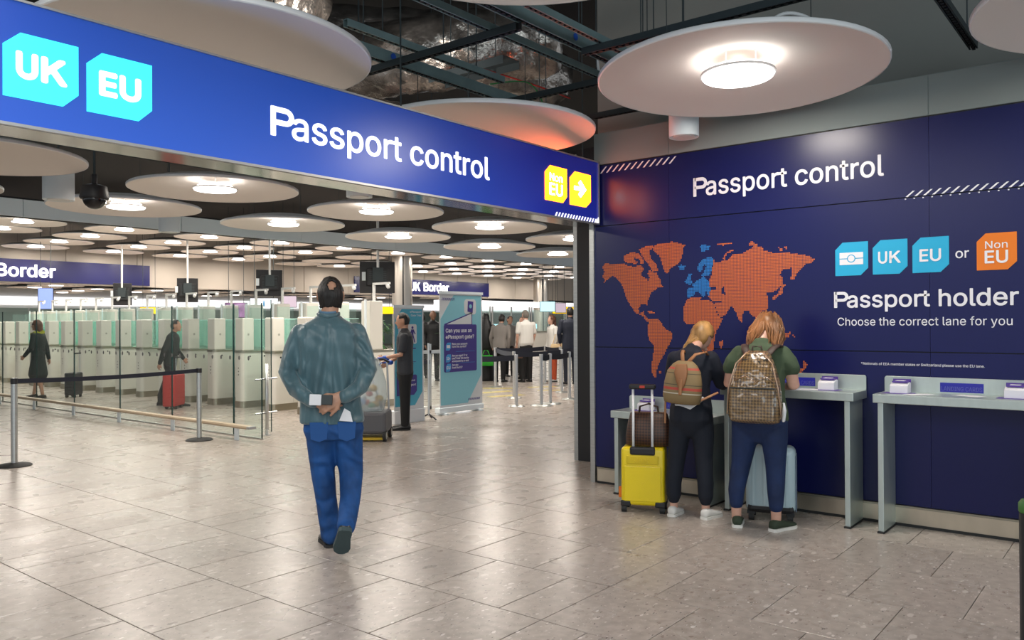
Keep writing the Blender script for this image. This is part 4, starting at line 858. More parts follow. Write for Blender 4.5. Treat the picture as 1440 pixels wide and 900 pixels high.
def box_sign(name, label, cat, x, y, z, w_, h, m, rz=-.6, top=5.3, d=.06, txt=None, tm='ban_p'):
    t = thing(name, label, cat, (x, y, z), rz); MB().box(-w_ / 2, w_ / 2, 0, d, -h / 2, h / 2).build('panel', m, t)
    MB().box(-w_ / 2 - .015, w_ / 2 + .015, .004, d + .01, -h / 2 - .015, h / 2 + .015).build('frame', 'black', t)
    for s in (-1, 1): MB().rod((s * w_ * .35, d / 2, h / 2), (s * w_ * .35, d / 2, top - z), .008, 6).build('hanger_rod', 'strut_d', t)
    if txt: text('lettering', txt, tm, 'y', -.001, -h * .1, h * .1, -h * .28, h * .55, t, .02)
    return t
M['scr_blue'] = emis('screen_blue_pink', (.22, .30, .75), 1.0); M['scr_white'] = emis('info_white', (.9, .93, .97), 1.1); M['yel'] = emis('yellow_lit_sign', (1., .62, .0), .95); M['scr_pink'] = emis('screen_mauve', (.45, .36, .42), .9)
M['scr_cyan'] = emis('screen_cyan', (.45, .75, .85), 1.1); M['poster'] = mat('mauve_poster', (.35, .18, .42), .5, var=.7, vscale=3)
box_sign('portrait_screen', 'small portrait screen glowing blue and pink above the far gates', 'screen', 10.83, 28.0, 2.39, .42, .66, 'scr_blue')
box_sign('information_sign', 'white lit information sign below the monitor left of the man', 'sign', 14.08, 20.8, 2.14, .78, .30, 'scr_white', txt='i', tm='ban_b')
box_sign('small_screen', 'small mauve screen between the gates just left of the walking man', 'screen', 15.14, 21.06, 2.22, .46, .34, 'scr_pink')
box_sign('wall_poster', 'mauve and white poster behind the gates', 'poster', 14.67, 23.2, 1.98, .66, .46, 'poster', top=5.3)
box_sign('yellow_sign', 'yellow hanging sign above the far gates at left', 'sign', 14.9, 29.3, 2.06, .6, .24, 'yel')
box_sign('yellow_sign', 'yellow hanging sign right of the walking man', 'sign', 20.3, 22.6, 2.02, .95, .26, 'yel')
box_sign('yellow_sign', 'yellow hanging sign beside the steel door jamb', 'sign', 29.3, 20.6, 2.08, 1.1, .28, 'yel')
box_sign('queue_screen', 'white and cyan hanging screen above the white shirted man', 'screen', 26.62, 19.55, 2.19, .62, .40, 'scr_cyan', rz=-.7)
box_sign('queue_screen', 'dark mauve hanging screen left of the man in the dark suit', 'screen', 27.2, 19.3, 2.14, .42, .38, 'scr_pink', rz=-.9)

# far control booths behind the queue
t0 = None
M['booth_g'] = mat('booth_glass_tint', (.22, .33, .31), .15)
def booth():
    t = thing('control_booth', 'x', 'booth', (0, 0, 0), 0, 'far passport control booths')
    MB().box(0, 3.0, 0, .8, 0, 1.05).build('counter', 'gate', t); MB().box(0, 3.0, -.02, .82, 1.05, 1.1).build('counter_top', 'bronze_kick', t)
    MB().box(.05, 1.45, 0, .02, 1.1, 2.2).build('pane', 'glassg', t); MB().box(1.55, 2.95, 0, .02, 1.1, 2.2).build('pane', 'glassg', t)
    for x in (0, 1.48, 2.96): MB().box(x, x + .06, -.02, .04, 1.05, 2.35).build('post', 'steel', t)
    MB().box(0, 3.0, -.05, .9, 2.35, 2.62).build('canopy', 'cove', t)
    m_ = MB().box(.5, .95, .35, .4, 1.2, 1.5).build('monitor', 'black', t); MB().box(.52, .93, .345, .35, 1.22, 1.48).build('screen', 'scr_cyan', m_)
    MB().box(1.9, 2.3, .35, .4, 1.2, 1.5).build('monitor', 'black', t)
    return t
bp = booth()
for i in range(8):
    x = 27 + i * 3.15; l = 'distant glazed control booth with lit canopy, %s from the tall banner' % ['first', 'second', 'third', 'fourth', 'fifth', 'sixth', 'seventh', 'eighth'][i]
    if i == 0: bp.location = (x, 25.5, 0); bp['label'] = l
    else: dup(bp, (x, 25.5, 0), 0, l)
# planting and bright screens behind the cleaner
M['leaf'] = mat('dark_leaf', (.05, .16, .05), .5, var=.4)
def plant(x, y, h, label, seed):
    t = thing('potted_plant', label, 'plant', (x, y, 0), 0, 'plants behind the glass'); rnd = random.Random(seed)
    MB().lathe([(.16, 0), (.22, .45), (.19, .45)], n=20).build('pot', 'white', t); lf = MB()
    for i in range(160):
        a, b = rnd.uniform(0, 6.28), rnd.uniform(-.2, 1.2); r = rnd.uniform(.1, .42); c = Vector((r * math.cos(a), r * math.sin(a), .5 + rnd.random() * (h - .5)))
        m = Matrix.Translation(c) @ Matrix.Rotation(a, 4, 'Z') @ Matrix.Rotation(b, 4, 'Y')
        lf.add([(0, 0, 0), (.08, .035, .01), (.2, 0, 0), (.08, -.035, .01)], [(0, 1, 2, 3)], m)
    tag(lf.build('foliage', 'leaf', t), kind='stuff'); MB().rod((0, 0, .4), (0, 0, h * .8), .02).build('stem', 'wood', t)
plant(14.9, 13.8, 1.8, 'leafy plant behind the glass left of the cleaner', 1); plant(13.7, 15.4, 1.6, 'lower leafy plant behind the glass, left of the cleaner', 2); plant(13.6, 26, 1.6, 'plant glimpsed between gates at left', 3)
t = thing('advertising_lightbox', 'bright white lightbox left of the narrow banner', 'sign', (14.2, 12.9, 0), -.67); MB().box(-.32, .32, 0, .12, .1, 1.92).build('panel', 'scr_white', t); MB().box(-.34, .34, .005, .13, 0, 1.94).build('frame', 'steel', t)
# ================================================================== PEOPLE
def lerp3(a, b, t): return tuple(a[i] + (b[i] - a[i]) * t for i in range(3))
def hand(mb, wr, d, nrm, s=1., curl=.5, thumb=1, hw=1.):
    """palm and five fingers: wr wrist, d pointing direction, nrm back of the hand, curl bends fingers away from nrm, thumb +-1 picks the side"""
    d = Vector(d).normalized(); nrm = Vector(nrm); nrm = (nrm - d * nrm.dot(d)).normalized(); sd = d.cross(nrm) * thumb; W_ = Vector(wr)
    mb.limb([W_ - d * .02 * s, W_ + d * .02 * s, W_ + d * .055 * s, W_ + d * .088 * s], [(.026 * s, .019 * s), (.033 * s, .018 * s), (.040 * s, .016 * s), (.038 * s, .013 * s)], side=sd, n=12, e=2.4)
    for k, (off, ln) in enumerate(((.030, .068), (.011, .078), (-.009, .072), (-.028, .056))):
        p = W_ + d * (.085 - .004 * abs(k - 1)) * s + sd * off * s * hw; q = [p - d * .02 * s]; dd = d + sd * (off * 1.2); dd.normalize()
        a = 0
        for j, f in enumerate((.42, .33, .25)):
            a += curl * (.5, .9, .7)[j]; v = dd * math.cos(a) - nrm * math.sin(a); q.append(p); p = p + v * ln * f * s
        q.append(p); mb.limb(q, [.0085 * s, .0088 * s, .0080 * s, .0072 * s, .0062 * s], side=sd, n=9)
    p = W_ + d * .022 * s + sd * .024 * s; v = (d * .75 + sd * .75 - nrm * .35 * curl).normalized(); v2 = (d * .95 + sd * .25 - nrm * .6 * curl).normalized()
    mb.limb([p - v * .012, p + v * .035 * s, p + v * .035 * s + v2 * .030 * s, p + v * .035 * s + v2 * .052 * s], [.013 * s, .0115 * s, .0095 * s, .0075 * s], side=nrm, n=9)
def head(mb, c, yaw=0, pitch=0, s=1., neck=None, nr=.052):
    """head centred at c; +Y is the face"""
    m = Matrix.Translation(c) @ Matrix.Rotation(yaw, 4, 'Z') @ Matrix.Rotation(pitch, 4, 'X') @ Matrix.Scale(s, 4)
    h = MB(); n = 28; mm = 20; vs = []
    h.ball((0, 0, 0), 1., n); h.v = []; h.f = []
    rings = []
    for j in range(1, mm):
        t = PI * j / mm; z = -math.cos(t); r = math.sin(t); ring = []
        for i in range(n):
            a = 2 * PI * i / n; x = r * math.cos(a); y = r * math.sin(a)
            X = x * .077; Y = y * .098; Z = z * .118
            if z < 0:                                   # jaw narrows and comes forward, skull base tucks in
                X *= 1 + .30 * z * (1 if y > -.2 else .6); Y = Y * (1 + .18 * z) + (-.10 * z) * .16 * (1 if y > 0 else 0)
                if y < 0: Y *= 1 + .45 * z
            if y > .55 and abs(x) < .55 and -.2 < z < .25: Y -= .006 * (1 if .10 < abs(x) else 0) # eye sockets
            ring.append(m @ Vector((X, Y, Z)))
        rings.append(ring)
    mb.loft(rings)
    mb.limb([m @ Vector((0, .088, .022)), m @ Vector((0, .106, -.012)), m @ Vector((0, .108, -.024)), m @ Vector((0, .094, -.034))], [.008 * s, .012 * s, .013 * s, .010 * s], n=10)
    mb.limb([m @ Vector((-.022, .084, -.058)), m @ Vector((0, .092, -.056)), m @ Vector((.022, .084, -.058))], [.006 * s, .008 * s, .006 * s], side=(0, 0, 1), n=8)
    mb.limb([m @ Vector((-.03, .082, .030)), m @ Vector((0, .090, .026)), m @ Vector((.03, .082, .030))], [.007 * s, .008 * s, .007 * s], side=(0, 0, 1), n=8)
    mb.ball((0, 0, 0), (.028 * s, .02 * s, .018 * s), 10, m @ Matrix.Translation((0, .080, -.092)))
    for q in (-1, 1): mb.limb([m @ Vector((q * .076, -.012, -.028)), m @ Vector((q * .084, -.020, .0)), m @ Vector((q * .082, -.016, .026))], [(.012 * s, .007 * s), (.018 * s, .008 * s), (.013 * s, .007 * s)], side=m.to_3x3() @ Vector((0, 1, 0)), n=10)
    if neck: mb.limb([Vector(neck) - Vector((0, 0, .05)), Vector(neck), m @ Vector((0, -.022, -.06)), m @ Vector((0, -.015, -.01))], [nr * 1.25, nr, nr * .98, nr * .9], n=16, ends=False)
    return m
def face_bits(m, par, eyec='eye'):
    for q in (-1, 1):
        e = MB().ball((0, 0, 0), (.012, .008, .008), 12, m @ Matrix.Translation((q * .031, .086, .012))).build('eye', 'eye', par, smooth=True)
        MB().ball((0, 0, 0), (.0055, .004, .0055), 10, m @ Matrix.Translation((q * .031, .0925, .012))).build('iris', 'black', e, smooth=True)
    MB().limb([m @ Vector((-.022, .090, -.058)), m @ Vector((0, .099, -.057)), m @ Vector((.022, .090, -.058))], [.003, .005, .003], side=(0, 0, 1), n=8).build('mouth', 'lip', par, smooth=True)
def hair_cap(m, par, hm, keep, th=.012, back=1., name='hair', n=36, mm=26, rough=.006, seed=0, vol=(1, 1, 1)):
    """shell of hair following the skull; keep(x,y,z unit) says where hair grows"""
    vs = []; idx = {}; fs = []
    def P(x, y, z, t):
        X, Y, Z = x * (.077 + t) * vol[0], y * (.098 + t) * vol[1], z * (.118 + t) * vol[2]
        if z < 0: X *= 1 + .12 * z
        if z < 0 and y < 0: Y *= 1 + .22 * z
        return m @ Vector((X, Y, Z))
    mb = MB(); grid = {}
    for j in range(1, mm):
        tt = PI * j / mm; z = -math.cos(tt); r = math.sin(tt)
        for i in range(n):
            a = 2 * PI * i / n; x, y = r * math.cos(a), r * math.sin(a)
            q = noise.noise(Vector((x * 6 + seed, y * 6, z * 2))) * rough + noise.noise(Vector((x * 22, y * 22 + seed, z * 5))) * rough * .6
            grid[j, i] = (len(mb.v), keep(x, y, z)); mb.v.append(tuple(P(x, y, z, th + q)))
    off = len(mb.v)
    for j in range(1, mm):
        tt = PI * j / mm; z = -math.cos(tt); r = math.sin(tt)
        for i in range(n): a = 2 * PI * i / n; mb.v.append(tuple(P(r * math.cos(a), r * math.sin(a), z, -.003)))
    ek = {}
    for j in range(1, mm - 1):
        for i in range(n):
            c = [(j, i), (j, (i + 1) % n), (j + 1, (i + 1) % n), (j + 1, i)]
            if all(grid[k][1] for k in c):
                ids = [grid[k][0] for k in c]; mb.f.append(tuple(ids)); mb.f.append(tuple(i_ + off for i_ in ids[::-1]))
                for a_, b_ in zip(ids, ids[1:] + ids[:1]): ek.setdefault(frozenset((a_, b_)), []).append((a_, b_))
    for k, v in ek.items():
        if len(v) == 1: a_, b_ = v[0]; mb.f.append((b_, a_, a_ + off, b_ + off))
    top = [grid[mm - 1, i][0] for i in range(n)]
    if all(grid[mm - 1, i][1] for i in range(n)): mb.f.append(tuple(top))
    used = sorted({i for f in mb.f for i in f}); rm = {u: k for k, u in enumerate(used)}
    mb.v = [mb.v[u] for u in used]; mb.f = [tuple(rm[i] for i in f) for f in mb.f]
    return mb.build(name, hm, par, smooth=True)
def shoe(mb_u, mb_s, heel, toe, up=(0, 0, 1), w_=.046, ankle=None, h=.075, sole=.022):
    H = Vector(heel); T = Vector(toe); d = (T - H).normalized(); u = Vector(up); u = (u - d * u.dot(d)).normalized(); s = d.cross(u); L_ = (T - H).length
    R = []
    for f, wf, hf in ((.0, .55, .65), (.05, .78, .95), (.18, .85, 1.), (.36, .82, .92), (.55, .95, .66), (.75, 1.04, .50), (.9, .86, .42), (.98, .5, .30), (1., .25, .2)):
        c = H + d * L_ * f; ring = []
        for k in range(14):
            a = 2 * PI * k / 14; x = math.cos(a); z = math.sin(a)
            x = math.copysign(abs(x) ** .8, x); ring.append(c + s * (x * w_ * wf) + u * (sole * .6 + (z + 1) / 2 * h * hf))
        R.append(ring)
    mb_u.loft(R)
    S = []
    for f, wf in ((-.015, .5), (.02, .8), (.15, .92), (.36, .85), (.55, 1.0), (.75, 1.1), (.9, .92), (.99, .5), (1.015, .2)):
        c = H + d * L_ * f; S.append([c - s * w_ * wf, c + s * w_ * wf, c + s * w_ * wf + u * sole, c - s * w_ * wf + u * sole])
    mb_s.loft(S)
def rings_torso(mb, R, n=26, e=2.3):
    # R: (cx, cy, z, rx, ry)
    mb.loft([[(cx + rx * math.copysign(abs(math.cos(2 * PI * k / n)) ** (2 / e), math.cos(2 * PI * k / n)), cy + ry * math.copysign(abs(math.sin(2 * PI * k / n)) ** (2 / e), math.sin(2 * PI * k / n)), z) for k in range(n)] for cx, cy, z, rx, ry in R])
def strands(par, hm, m, n, start, path, r0=.006, name='hair_strands', seed=1):
    """locks of hair as tapered tubes: start(rnd)-> point on skull in head space, path(p, rnd)-> list of points in head space"""
    rnd = random.Random(seed); mb = MB()
    for i in range(n):
        p = start(rnd); pts = [m @ Vector(q) for q in path(p, rnd)]; k = len(pts)
        mb.limb(pts, [r0 * (1 - .75 * (j / (k - 1)) ** 1.5) * rnd.uniform(.7, 1.2) for j in range(k)], n=5, ends=False)
    return tag(mb.build(name, hm, par, smooth=True), kind='stuff')

# ---------------------------------------------------------------- man in the grey jacket walking away (local +Y = away from the viewer)
M['suit'] = mat('grey_teal_jacket', (.062, .130, .155), .42, var=.18, vscale=5, bump=.55, bscale=7, stretch=(1.6, 1.6, .55), sheen=.3)
M['jeans'] = mat('bright_blue_denim', (.006, .065, .235), .75, var=.40, vscale=5, bump=.4, bscale=9, stretch=(1.5, 1.5, .7))
M['shoe_k'] = mat('dark_leather', (.025, .03, .03), .35); M['sole_k'] = mat('grey_green_sole', (.045, .075, .08), .6); M['shirt_b'] = mat('blue_shirt_collar', (.10, .20, .30), .7)
HD = math.radians(-41)
man = thing('person', 'person in a grey-teal jacket and blue jeans walking away with hands clasped behind the back', 'person', (3.44, 4.345, 0), HD)
b = MB()
hm = head(b, (.012, .035, 1.688), .05, -.12, 1.07, (.0, .0, 1.52), .060)
rings_torso(b, [(.02, 0, .84, .15, .10), (.02, 0, 1.0, .15, .10), (.0, 0, 1.2, .15, .10), (0, 0, 1.40, .17, .105), (0, 0, 1.48, .13, .08)])
b.limb([(-.185, 0, 1.445), (-.235, -.03, 1.33), (-.270, -.065, 1.19), (-.215, -.13, 1.08), (-.115, -.188, 1.015), (-.07, -.197, 1.003)], [.038, .032, .029, .028, .027, .029]); b.limb([(.185, 0, 1.445), (.232, -.03, 1.33), (.268, -.065, 1.20), (.22, -.13, 1.09), (.13, -.188, 1.038), (.08, -.205, 1.03)], [.038, .032, .029, .028, .027, .029])
b.limb([(-.055, 0, .84), (-.05, .01, .72), (-.038, .035, .52), (-.015, .05, .34), (.006, .06, .14), (.01, .06, .06)], [.06, .055, .045, .04, .034, .032]); b.limb([(.122, 0, .84), (.128, 0, .72), (.142, .01, .50), (.136, -.10, .36), (.122, -.235, .23), (.118, -.275, .20)], [.06, .055, .045, .04, .034, .032])
hand(b, (-.075, -.195, 1.005), (.86, -.05, -.22), (0, -1, .10), 1.2, .55, -1)       # left hand under
hand(b, (.085, -.205, 1.035), (-.78, -.16, -.40), (0, -1, .25), 1.2, .65, -1)        # right hand over it
obj('body', fuse(b, .0065, 3), 'skin', man); face_bits(hm, man)
j = MB()
rings_torso(j, [(.022, .0, .845, .218, .148), (.022, 0, .87, .222, .15), (.016, 0, .95, .212, .148), (.006, 0, 1.08, .202, .142), (0, 0, 1.22, .208, .145), (-.004, 0, 1.34, .222, .150), (-.004, 0, 1.42, .228, .145), (-.002, 0, 1.47, .222, .125), (0, .0, 1.51, .160, .105), (.0, .005, 1.54, .105, .085), (.0, .01, 1.562, .080, .074)], e=2.5)
j.limb([(-.185, 0, 1.445), (-.235, -.03, 1.33), (-.275, -.065, 1.19), (-.215, -.13, 1.08), (-.115, -.188, 1.015), (-.085, -.196, 1.005)], [(.070, .072), (.066, .070), (.060, .062), (.055, .055), (.048, .046), (.046, .044)], side=(0, 1, 0))
j.limb([(.185, 0, 1.452), (.232, -.03, 1.33), (.272, -.065, 1.20), (.22, -.13, 1.09), (.13, -.188, 1.038), (.10, -.196, 1.032)], [(.070, .072), (.066, .070), (.060, .062), (.055, .055), (.048, .046), (.046, .044)], side=(0, 1, 0))
jm = fuse(j, .0085, 3)
for v in jm.vertices:     # cloth folds: drag lines from the shoulders to the clasped hands, centre seam, open vent
    x, y, z = v.co
    if y < .02 and .85 < z < 1.5:
        cx = x - .01; f = .016 * math.sin(abs(cx) * 58 + z * 8) * math.exp(-((z - 1.16) / .22) ** 2) * (1 if abs(cx) > .02 else .3)
        f += .009 * math.sin(z * 46 + x * 25 + 8 * noise.noise(Vector((x * 4, 0, z * 3)))) * (1 if abs(cx) > .16 else .3)
        if abs(x - .004) < .010: f -= .005
        v.co.y -= f
    elif abs(x) > .18: v.co.y -= .008 * math.sin(z * 60 + x * 20)
obj('jacket', jm, 'suit', man)
MB().limb([(-.074, -.01, 1.572), (-.055, -.060, 1.562), (0, -.080, 1.556), (.055, -.060, 1.562), (.074, -.01, 1.572)], [(.015, .007)] * 5, side=(0, 0, 1), n=10).build('collar', 'suit', man, smooth=True)
MB().limb([(-.060, -.01, 1.588), (-.045, -.050, 1.580), (0, -.066, 1.576), (.045, -.050, 1.580), (.060, -.01, 1.588)], [(.010, .004)] * 5, side=(0, 0, 1), n=10).build('shirt_collar', 'shirt_b', man, smooth=True)
k = MB()
rings_torso(k, [(.03, 0, .93, .185, .13), (.03, 0, .87, .200, .14), (.032, -.005, .80, .208, .148), (.035, 0, .74, .19, .13)], e=2.4)
k.limb([(-.055, 0, .84), (-.050, .01, .72), (-.046, .035, .52), (-.026, .05, .34), (.000, .06, .14), (.006, .06, .075)], [(.110, .115), (.106, .110), (.084, .092), (.074, .084), (.072, .078), (.070, .076)])
k.limb([(.122, 0, .84), (.128, .0, .72), (.150, .01, .50), (.146, -.10, .36), (.126, -.235, .23), (.118, -.265, .205)], [(.108, .115), (.104, .110), (.084, .092), (.072, .080), (.064, .068), (.062, .066)])
km = fuse(k, .010, 4)
for v in km.vertices: v.co += Vector((0, -.007, 0)) * math.sin(v.co.z * 48 + v.co.x * 22 + 7 * noise.noise(v.co * 6)) * (1.3 if v.co.z < .34 or .42 < v.co.z < .62 else .6)
tr = obj('trousers', km, 'jeans', man)
M['jean_st'] = mat('denim_stitching', (.010, .075, .26), .75)
for s_, x0 in ((-1, -.06), (1, .125)): MB().prism([(x0 - .062, .865), (x0 + .062, .865), (x0 + .055, .755), (x0, .735), (x0 - .055, .755)], -.150, -.144, 'xz').build('back_pocket', 'jean_st', tr, bev=.003)
MB().prism([(.075, .875), (.165, .865), (.15, .93), (.11, .955)], -.168, -.163, 'xz').build('pocket_paper', 'paper', man)
man.scale = (.96, 1, 1)
us, ss = MB(), MB(); shoe(us, ss, (.015, .02, 0), (-.055, .27, 0), (0, 0, 1), .05, h=.085); l = us.build('shoe', 'shoe_k', man, smooth=True); ss.build('sole', 'rubber', l)
us, ss = MB(), MB(); shoe(us, ss, (.118, -.345, .200), (.082, -.215, .022), (0, .85, .52), .052, h=.085, sole=.03); l = us.build('shoe', 'shoe_k', man, smooth=True); ss.build('sole', 'sole_k', l)
hair_cap(hm, man, 'hair_k', n=64, mm=44, keep=lambda x, y, z: (y < .55 + .35 * (z - .3) if z > .1 else y < .10 - .25 * abs(z)) and z > -.62 and not (((x - .10) / .30) ** 2 + ((z - .50) / .22) ** 2 < 1 + .35 * noise.noise(Vector((x * 9, y * 9, z * 9))) and y < 0) and not (abs(x) > .88 and -.45 < z < .22 and y > -.35), th=.011)
p_ = thing('mobile_phone', 'dark phone with white back held behind the walking man', 'phone', (0, 0, 0)); p_.location = Matrix.Translation(man.location) @ Matrix.Rotation(HD, 4, 'Z') @ Vector((-.035, -.262, 1.02)); p_.rotation_euler = (0, .06, HD)
MB().box(-.075, .0, -.006, .006, -.035, .035).build('white_half', 'paper', p_, bev=.004); MB().box(0, .07, -.006, .006, -.03, .035).build('case', 'shoe_k', p_, bev=.004)

# ---------------------------------------------------------------- woman in olive shirt (local +Y = toward the wall)
M['olive'] = mat('olive_cotton', (.055, .085, .045), .85, var=.15, bump=.4, bscale=10); M['denim_d'] = mat('dark_blue_denim', (.004, .018, .075), .75, var=.3, vscale=6, bump=.3, bscale=12)
M['gold_check'] = checker_mat('gold_brown_check', (.25, .15, .055), (.085, .048, .02), 66, .35, 1., bump=.5); M['gold_trim'] = mat('gold_trim', (.42, .26, .16), .25, coat=1.)
M['olive_shoe'] = mat('olive_canvas', (.03, .045, .025), .8); M['sole_w'] = mat('white_sole', (.75, .73, .68), .5)
FW = math.radians(-80)
woman = thing('person', 'person with long auburn hair in an olive T-shirt and dark jeans leaning over the desk', 'person', (5.725, 2.29, 0), FW)
b = MB()
hm = head(b, (.02, .22, 1.455), -.05, -.75, .97, (0, .08, 1.33), .05)
b.limb([(0, 0, .82), (0, 0, .95), (0, .02, 1.10), (0, .06, 1.24), (0, .08, 1.31)], [(.14, .10), (.12, .09), (.125, .09), (.13, .085), (.08, .06)])
for q in (-1, 1):
    b.limb([(q * .155, .06, 1.27), (q * .205, .045, 1.17), (q * .232, .04, 1.05), (q * .15, .27, 1.02)], [.048, .048, .044, .028])
    kx, ax = ((-.135, -.168) if q < 0 else (.110, .115)); b.limb([(q * .095, -.01, .80), (kx, 0, .46), (ax, -.02, .12), (ax, -.02, .06)], [.07, .045, .033, .032])
hand(b, (.145, .28, 1.02), (-.2, 1, -.05), (0, 0, 1), .92, .45, -1); hand(b, (-.145, .28, 1.02), (.3, 1, -.05), (0, 0, 1), .92, .8, 1)
obj('body', fuse(b, .0065, 3), 'skin_r', woman); face_bits(hm, woman)
j = MB(); j.limb([(0, .0, .80), (0, 0, .86), (0, 0, .98), (0, .025, 1.12), (0, .06, 1.24), (0, .075, 1.295), (0, .085, 1.335)], [(.205, .15), (.200, .150), (.178, .135), (.178, .13), (.188, .12), (.150, .095), (.075, .065)], e=2.3)
for q in (-1, 1): j.limb([(q * .145, .062, 1.275), (q * .195, .05, 1.205), (q * .214, .046, 1.155)], [(.058, .064), (.062, .068), (.064, .068)], side=(0, 1, 0))
me = fuse(j, .010, 4)
for v in me.vertices: v.co.y += .004 * math.sin(v.co.z * 40 + v.co.x * 30)
obj('t_shirt', me, 'olive', woman)
k = MB(); k.limb([(0, 0, .93), (0, -.01, .86), (0, -.02, .78), (0, 0, .72)], [(.165, .125), (.188, .145), (.195, .155), (.17, .125)], e=2.3)
for q, kx, ax in ((-1, -.135, -.168), (1, .110, .115)): k.limb([(q * .095, -.01, .80), (q * .105, -.01, .66), (kx, .0, .46), (ax, -.02, .26), (ax, -.02, .165)], [(.105, .115), (.095, .105), (.072, .078), (.060, .064), (.050, .054)])
obj('trousers', fuse(k, .010, 4), 'denim_d', woman)
for q, x in ((-1, -.168), (1, .115)):
    MB().limb([(x, -.02, .20), (x, -.02, .05)], [.040, .034]).build('ankle', 'skin_r', woman, smooth=True)
    us, ss = MB(), MB(); shoe(us, ss, (x - .02 * q, -.085, 0), (x + q * (.03 if q < 0 else .10), .15, 0), (0, 0, 1), .044, h=.07, sole=.022); l = us.build('shoe', 'olive_shoe', woman, smooth=True); ss.build('sole', 'sole_w', l)
hair_cap(hm, woman, 'hair_au', lambda x, y, z: (y < .45 if z > -.1 else y < -.1), th=.016, rough=.012)
def st(rnd): a = rnd.uniform(-2.7, 2.7); return (math.sin(a) * .082, -math.cos(a) * .085 - .005, rnd.uniform(.0, .10), a)
def pa(p, rnd):
    a = p[3]; sx = 1 if p[0] > 0 else -1; L_ = rnd.uniform(.10, .22); w_ = rnd.uniform(-.02, .02)
    return [p[:3], (p[0] * 1.25, p[1] * 1.1, p[2] - .05), (p[0] * 1.35 + sx * .015 + w_, p[1] * .95, p[2] - .12), (p[0] * 1.2 + sx * .035, p[1] * .6 - w_, p[2] - .12 - L_ * .5), (p[0] * 1.0 + sx * .03 + w_, p[1] * .5 + .02, p[2] - .12 - L_)]
strands(woman, 'hair_au', hm, 260, st, pa, .0085, seed=4)
def in_world(parent, p): return Matrix.Translation(parent.location) @ Matrix.Rotation(parent.rotation_euler.z, 4, 'Z') @ Vector(p)
bp_ = thing('backpack', 'large glossy gold and brown checked backpack on the back of the olive shirted woman', 'backpack', (0, 0, 0)); bp_.location = in_world(woman, (.015, -.14, .78)); bp_.rotation_euler = (math.radians(-4), 0, FW)
def sack(zr, n=28, e=3.2):
    mb = MB(); mb.loft([[(rx * math.copysign(abs(math.cos(2 * PI * k / n)) ** (2 / e), math.cos(2 * PI * k / n)), y0 - ry + ry * math.copysign(abs(math.sin(2 * PI * k / n)) ** (2 / e), math.sin(2 * PI * k / n)), z) for k in range(n)] for z, rx, ry, y0 in zr]); return mb
sack([(.0, .12, .05, 0), (.012, .165, .078, .0), (.05, .182, .088, 0), (.16, .184, .092, 0), (.26, .172, .088, 0), (.36, .150, .078, .0), (.45, .115, .062, .005), (.50, .088, .045, .01), (.515, .065, .03, .01)]).build('bag_body', 'gold_check', bp_, smooth=True)
MB().box(-.15, .15, -.198, -.178, .02, .245).build('front_pocket', 'gold_check', bp_, bev=.02); MB().box(-.155, .155, -.202, -.174, .243, .253).build('pocket_zip', 'shoe_k', bp_, bev=.003)
MB().limb([(-.185, -.13, .06), (-.17, -.165, .25), (-.125, -.14, .42), (-.06, -.10, .50), (.06, -.10, .50), (.125, -.14, .42), (.17, -.165, .25), (.185, -.13, .06)], [.005] * 8, n=8, ends=False).build('piping', 'gold_trim', bp_, smooth=True)
MB().limb([(-.13, -.158, .30), (-.05, -.176, .335), (.02, -.178, .29), (.09, -.172, .33), (.14, -.15, .29)], [.0035] * 5, n=8, ends=False).build('seam', 'gold_trim', bp_, smooth=True)
MB().box(-.09, .09, -.118, -.105, .445, .452).build('top_zip', 'shoe_k', bp_); MB().rod((.03, -.125, .44), (.05, -.13, .40), .004, 6).build('zip_pull', 'shoe_k', bp_)
M['strap_br'] = mat('brown_strap', (.045, .025, .018), .6)
for q in (-1, 1): MB().limb([(q * .07, -.02, .49), (q * .10, .02, .535), (q * .115, .09, .56), (q * .125, .17, .55)], [(.028, .010)] * 4, n=10).build('shoulder_strap', 'strap_br', bp_, smooth=True)
MB().limb([(-.035, -.04, .505), (-.03, -.05, .545), (.03, -.05, .545), (.035, -.04, .505)], [.008] * 4, n=8).build('grab_handle', 'strap_br', bp_, smooth=True)
MB().limb([(.192, -.08, .03), (.20, -.09, .10), (.196, -.09, .15)], [.012, .014, .006], n=8).build('side_tag', 'paper', bp_, smooth=True)

# ---------------------------------------------------------------- young woman in navy
M['navy_k'] = mat('dark_navy_knit', (.006, .009, .02), .85, bump=.3, bscale=14); M['navy_t'] = mat('dark_navy_trousers', (.004, .007, .016), .8, bump=.3, bscale=12)
M['shoe_w'] = mat('white_canvas', (.72, .70, .66), .7)
FV = math.radians(-74)
girl = thing('person', 'person with tied blonde hair in dark navy clothes and white slip-on shoes', 'person', (5.745, 2.845, 0), FV)
b = MB()
hm = head(b, (.06, .17, 1.395), -.55, -.42, .93, (.02, .06, 1.30), .046)
b.limb([(0, 0, .80), (0, 0, .95), (0, .02, 1.08), (0, .045, 1.20), (.01, .055, 1.28)], [(.12, .085), (.10, .075), (.11, .08), (.11, .07), (.06, .05)])
b.limb([(-.13, .04, 1.22), (-.17, .10, 1.02), (-.09, .30, .93)], [.036, .032, .024]); b.limb([(.14, .04, 1.22), (.20, .08, 1.04), (.20, .30, 1.00)], [.036, .032, .024])
for q, kx, ax in ((-1, -.115, -.135), (1, .095, .11)): b.limb([(q * .08, 0, .78), (kx, 0, .45), (ax, -.02, .12), (ax, -.02, .06)], [.06, .04, .030, .028])
hand(b, (.20, .31, 1.0), (-.1, 1, -.05), (0, 0, 1), .88, .5, -1); hand(b, (-.085, .31, .93), (.2, 1, -.1), (0, 0, 1), .88, .5, 1)
obj('body', fuse(b, .0065, 3), 'skin_r', girl); face_bits(hm, girl)
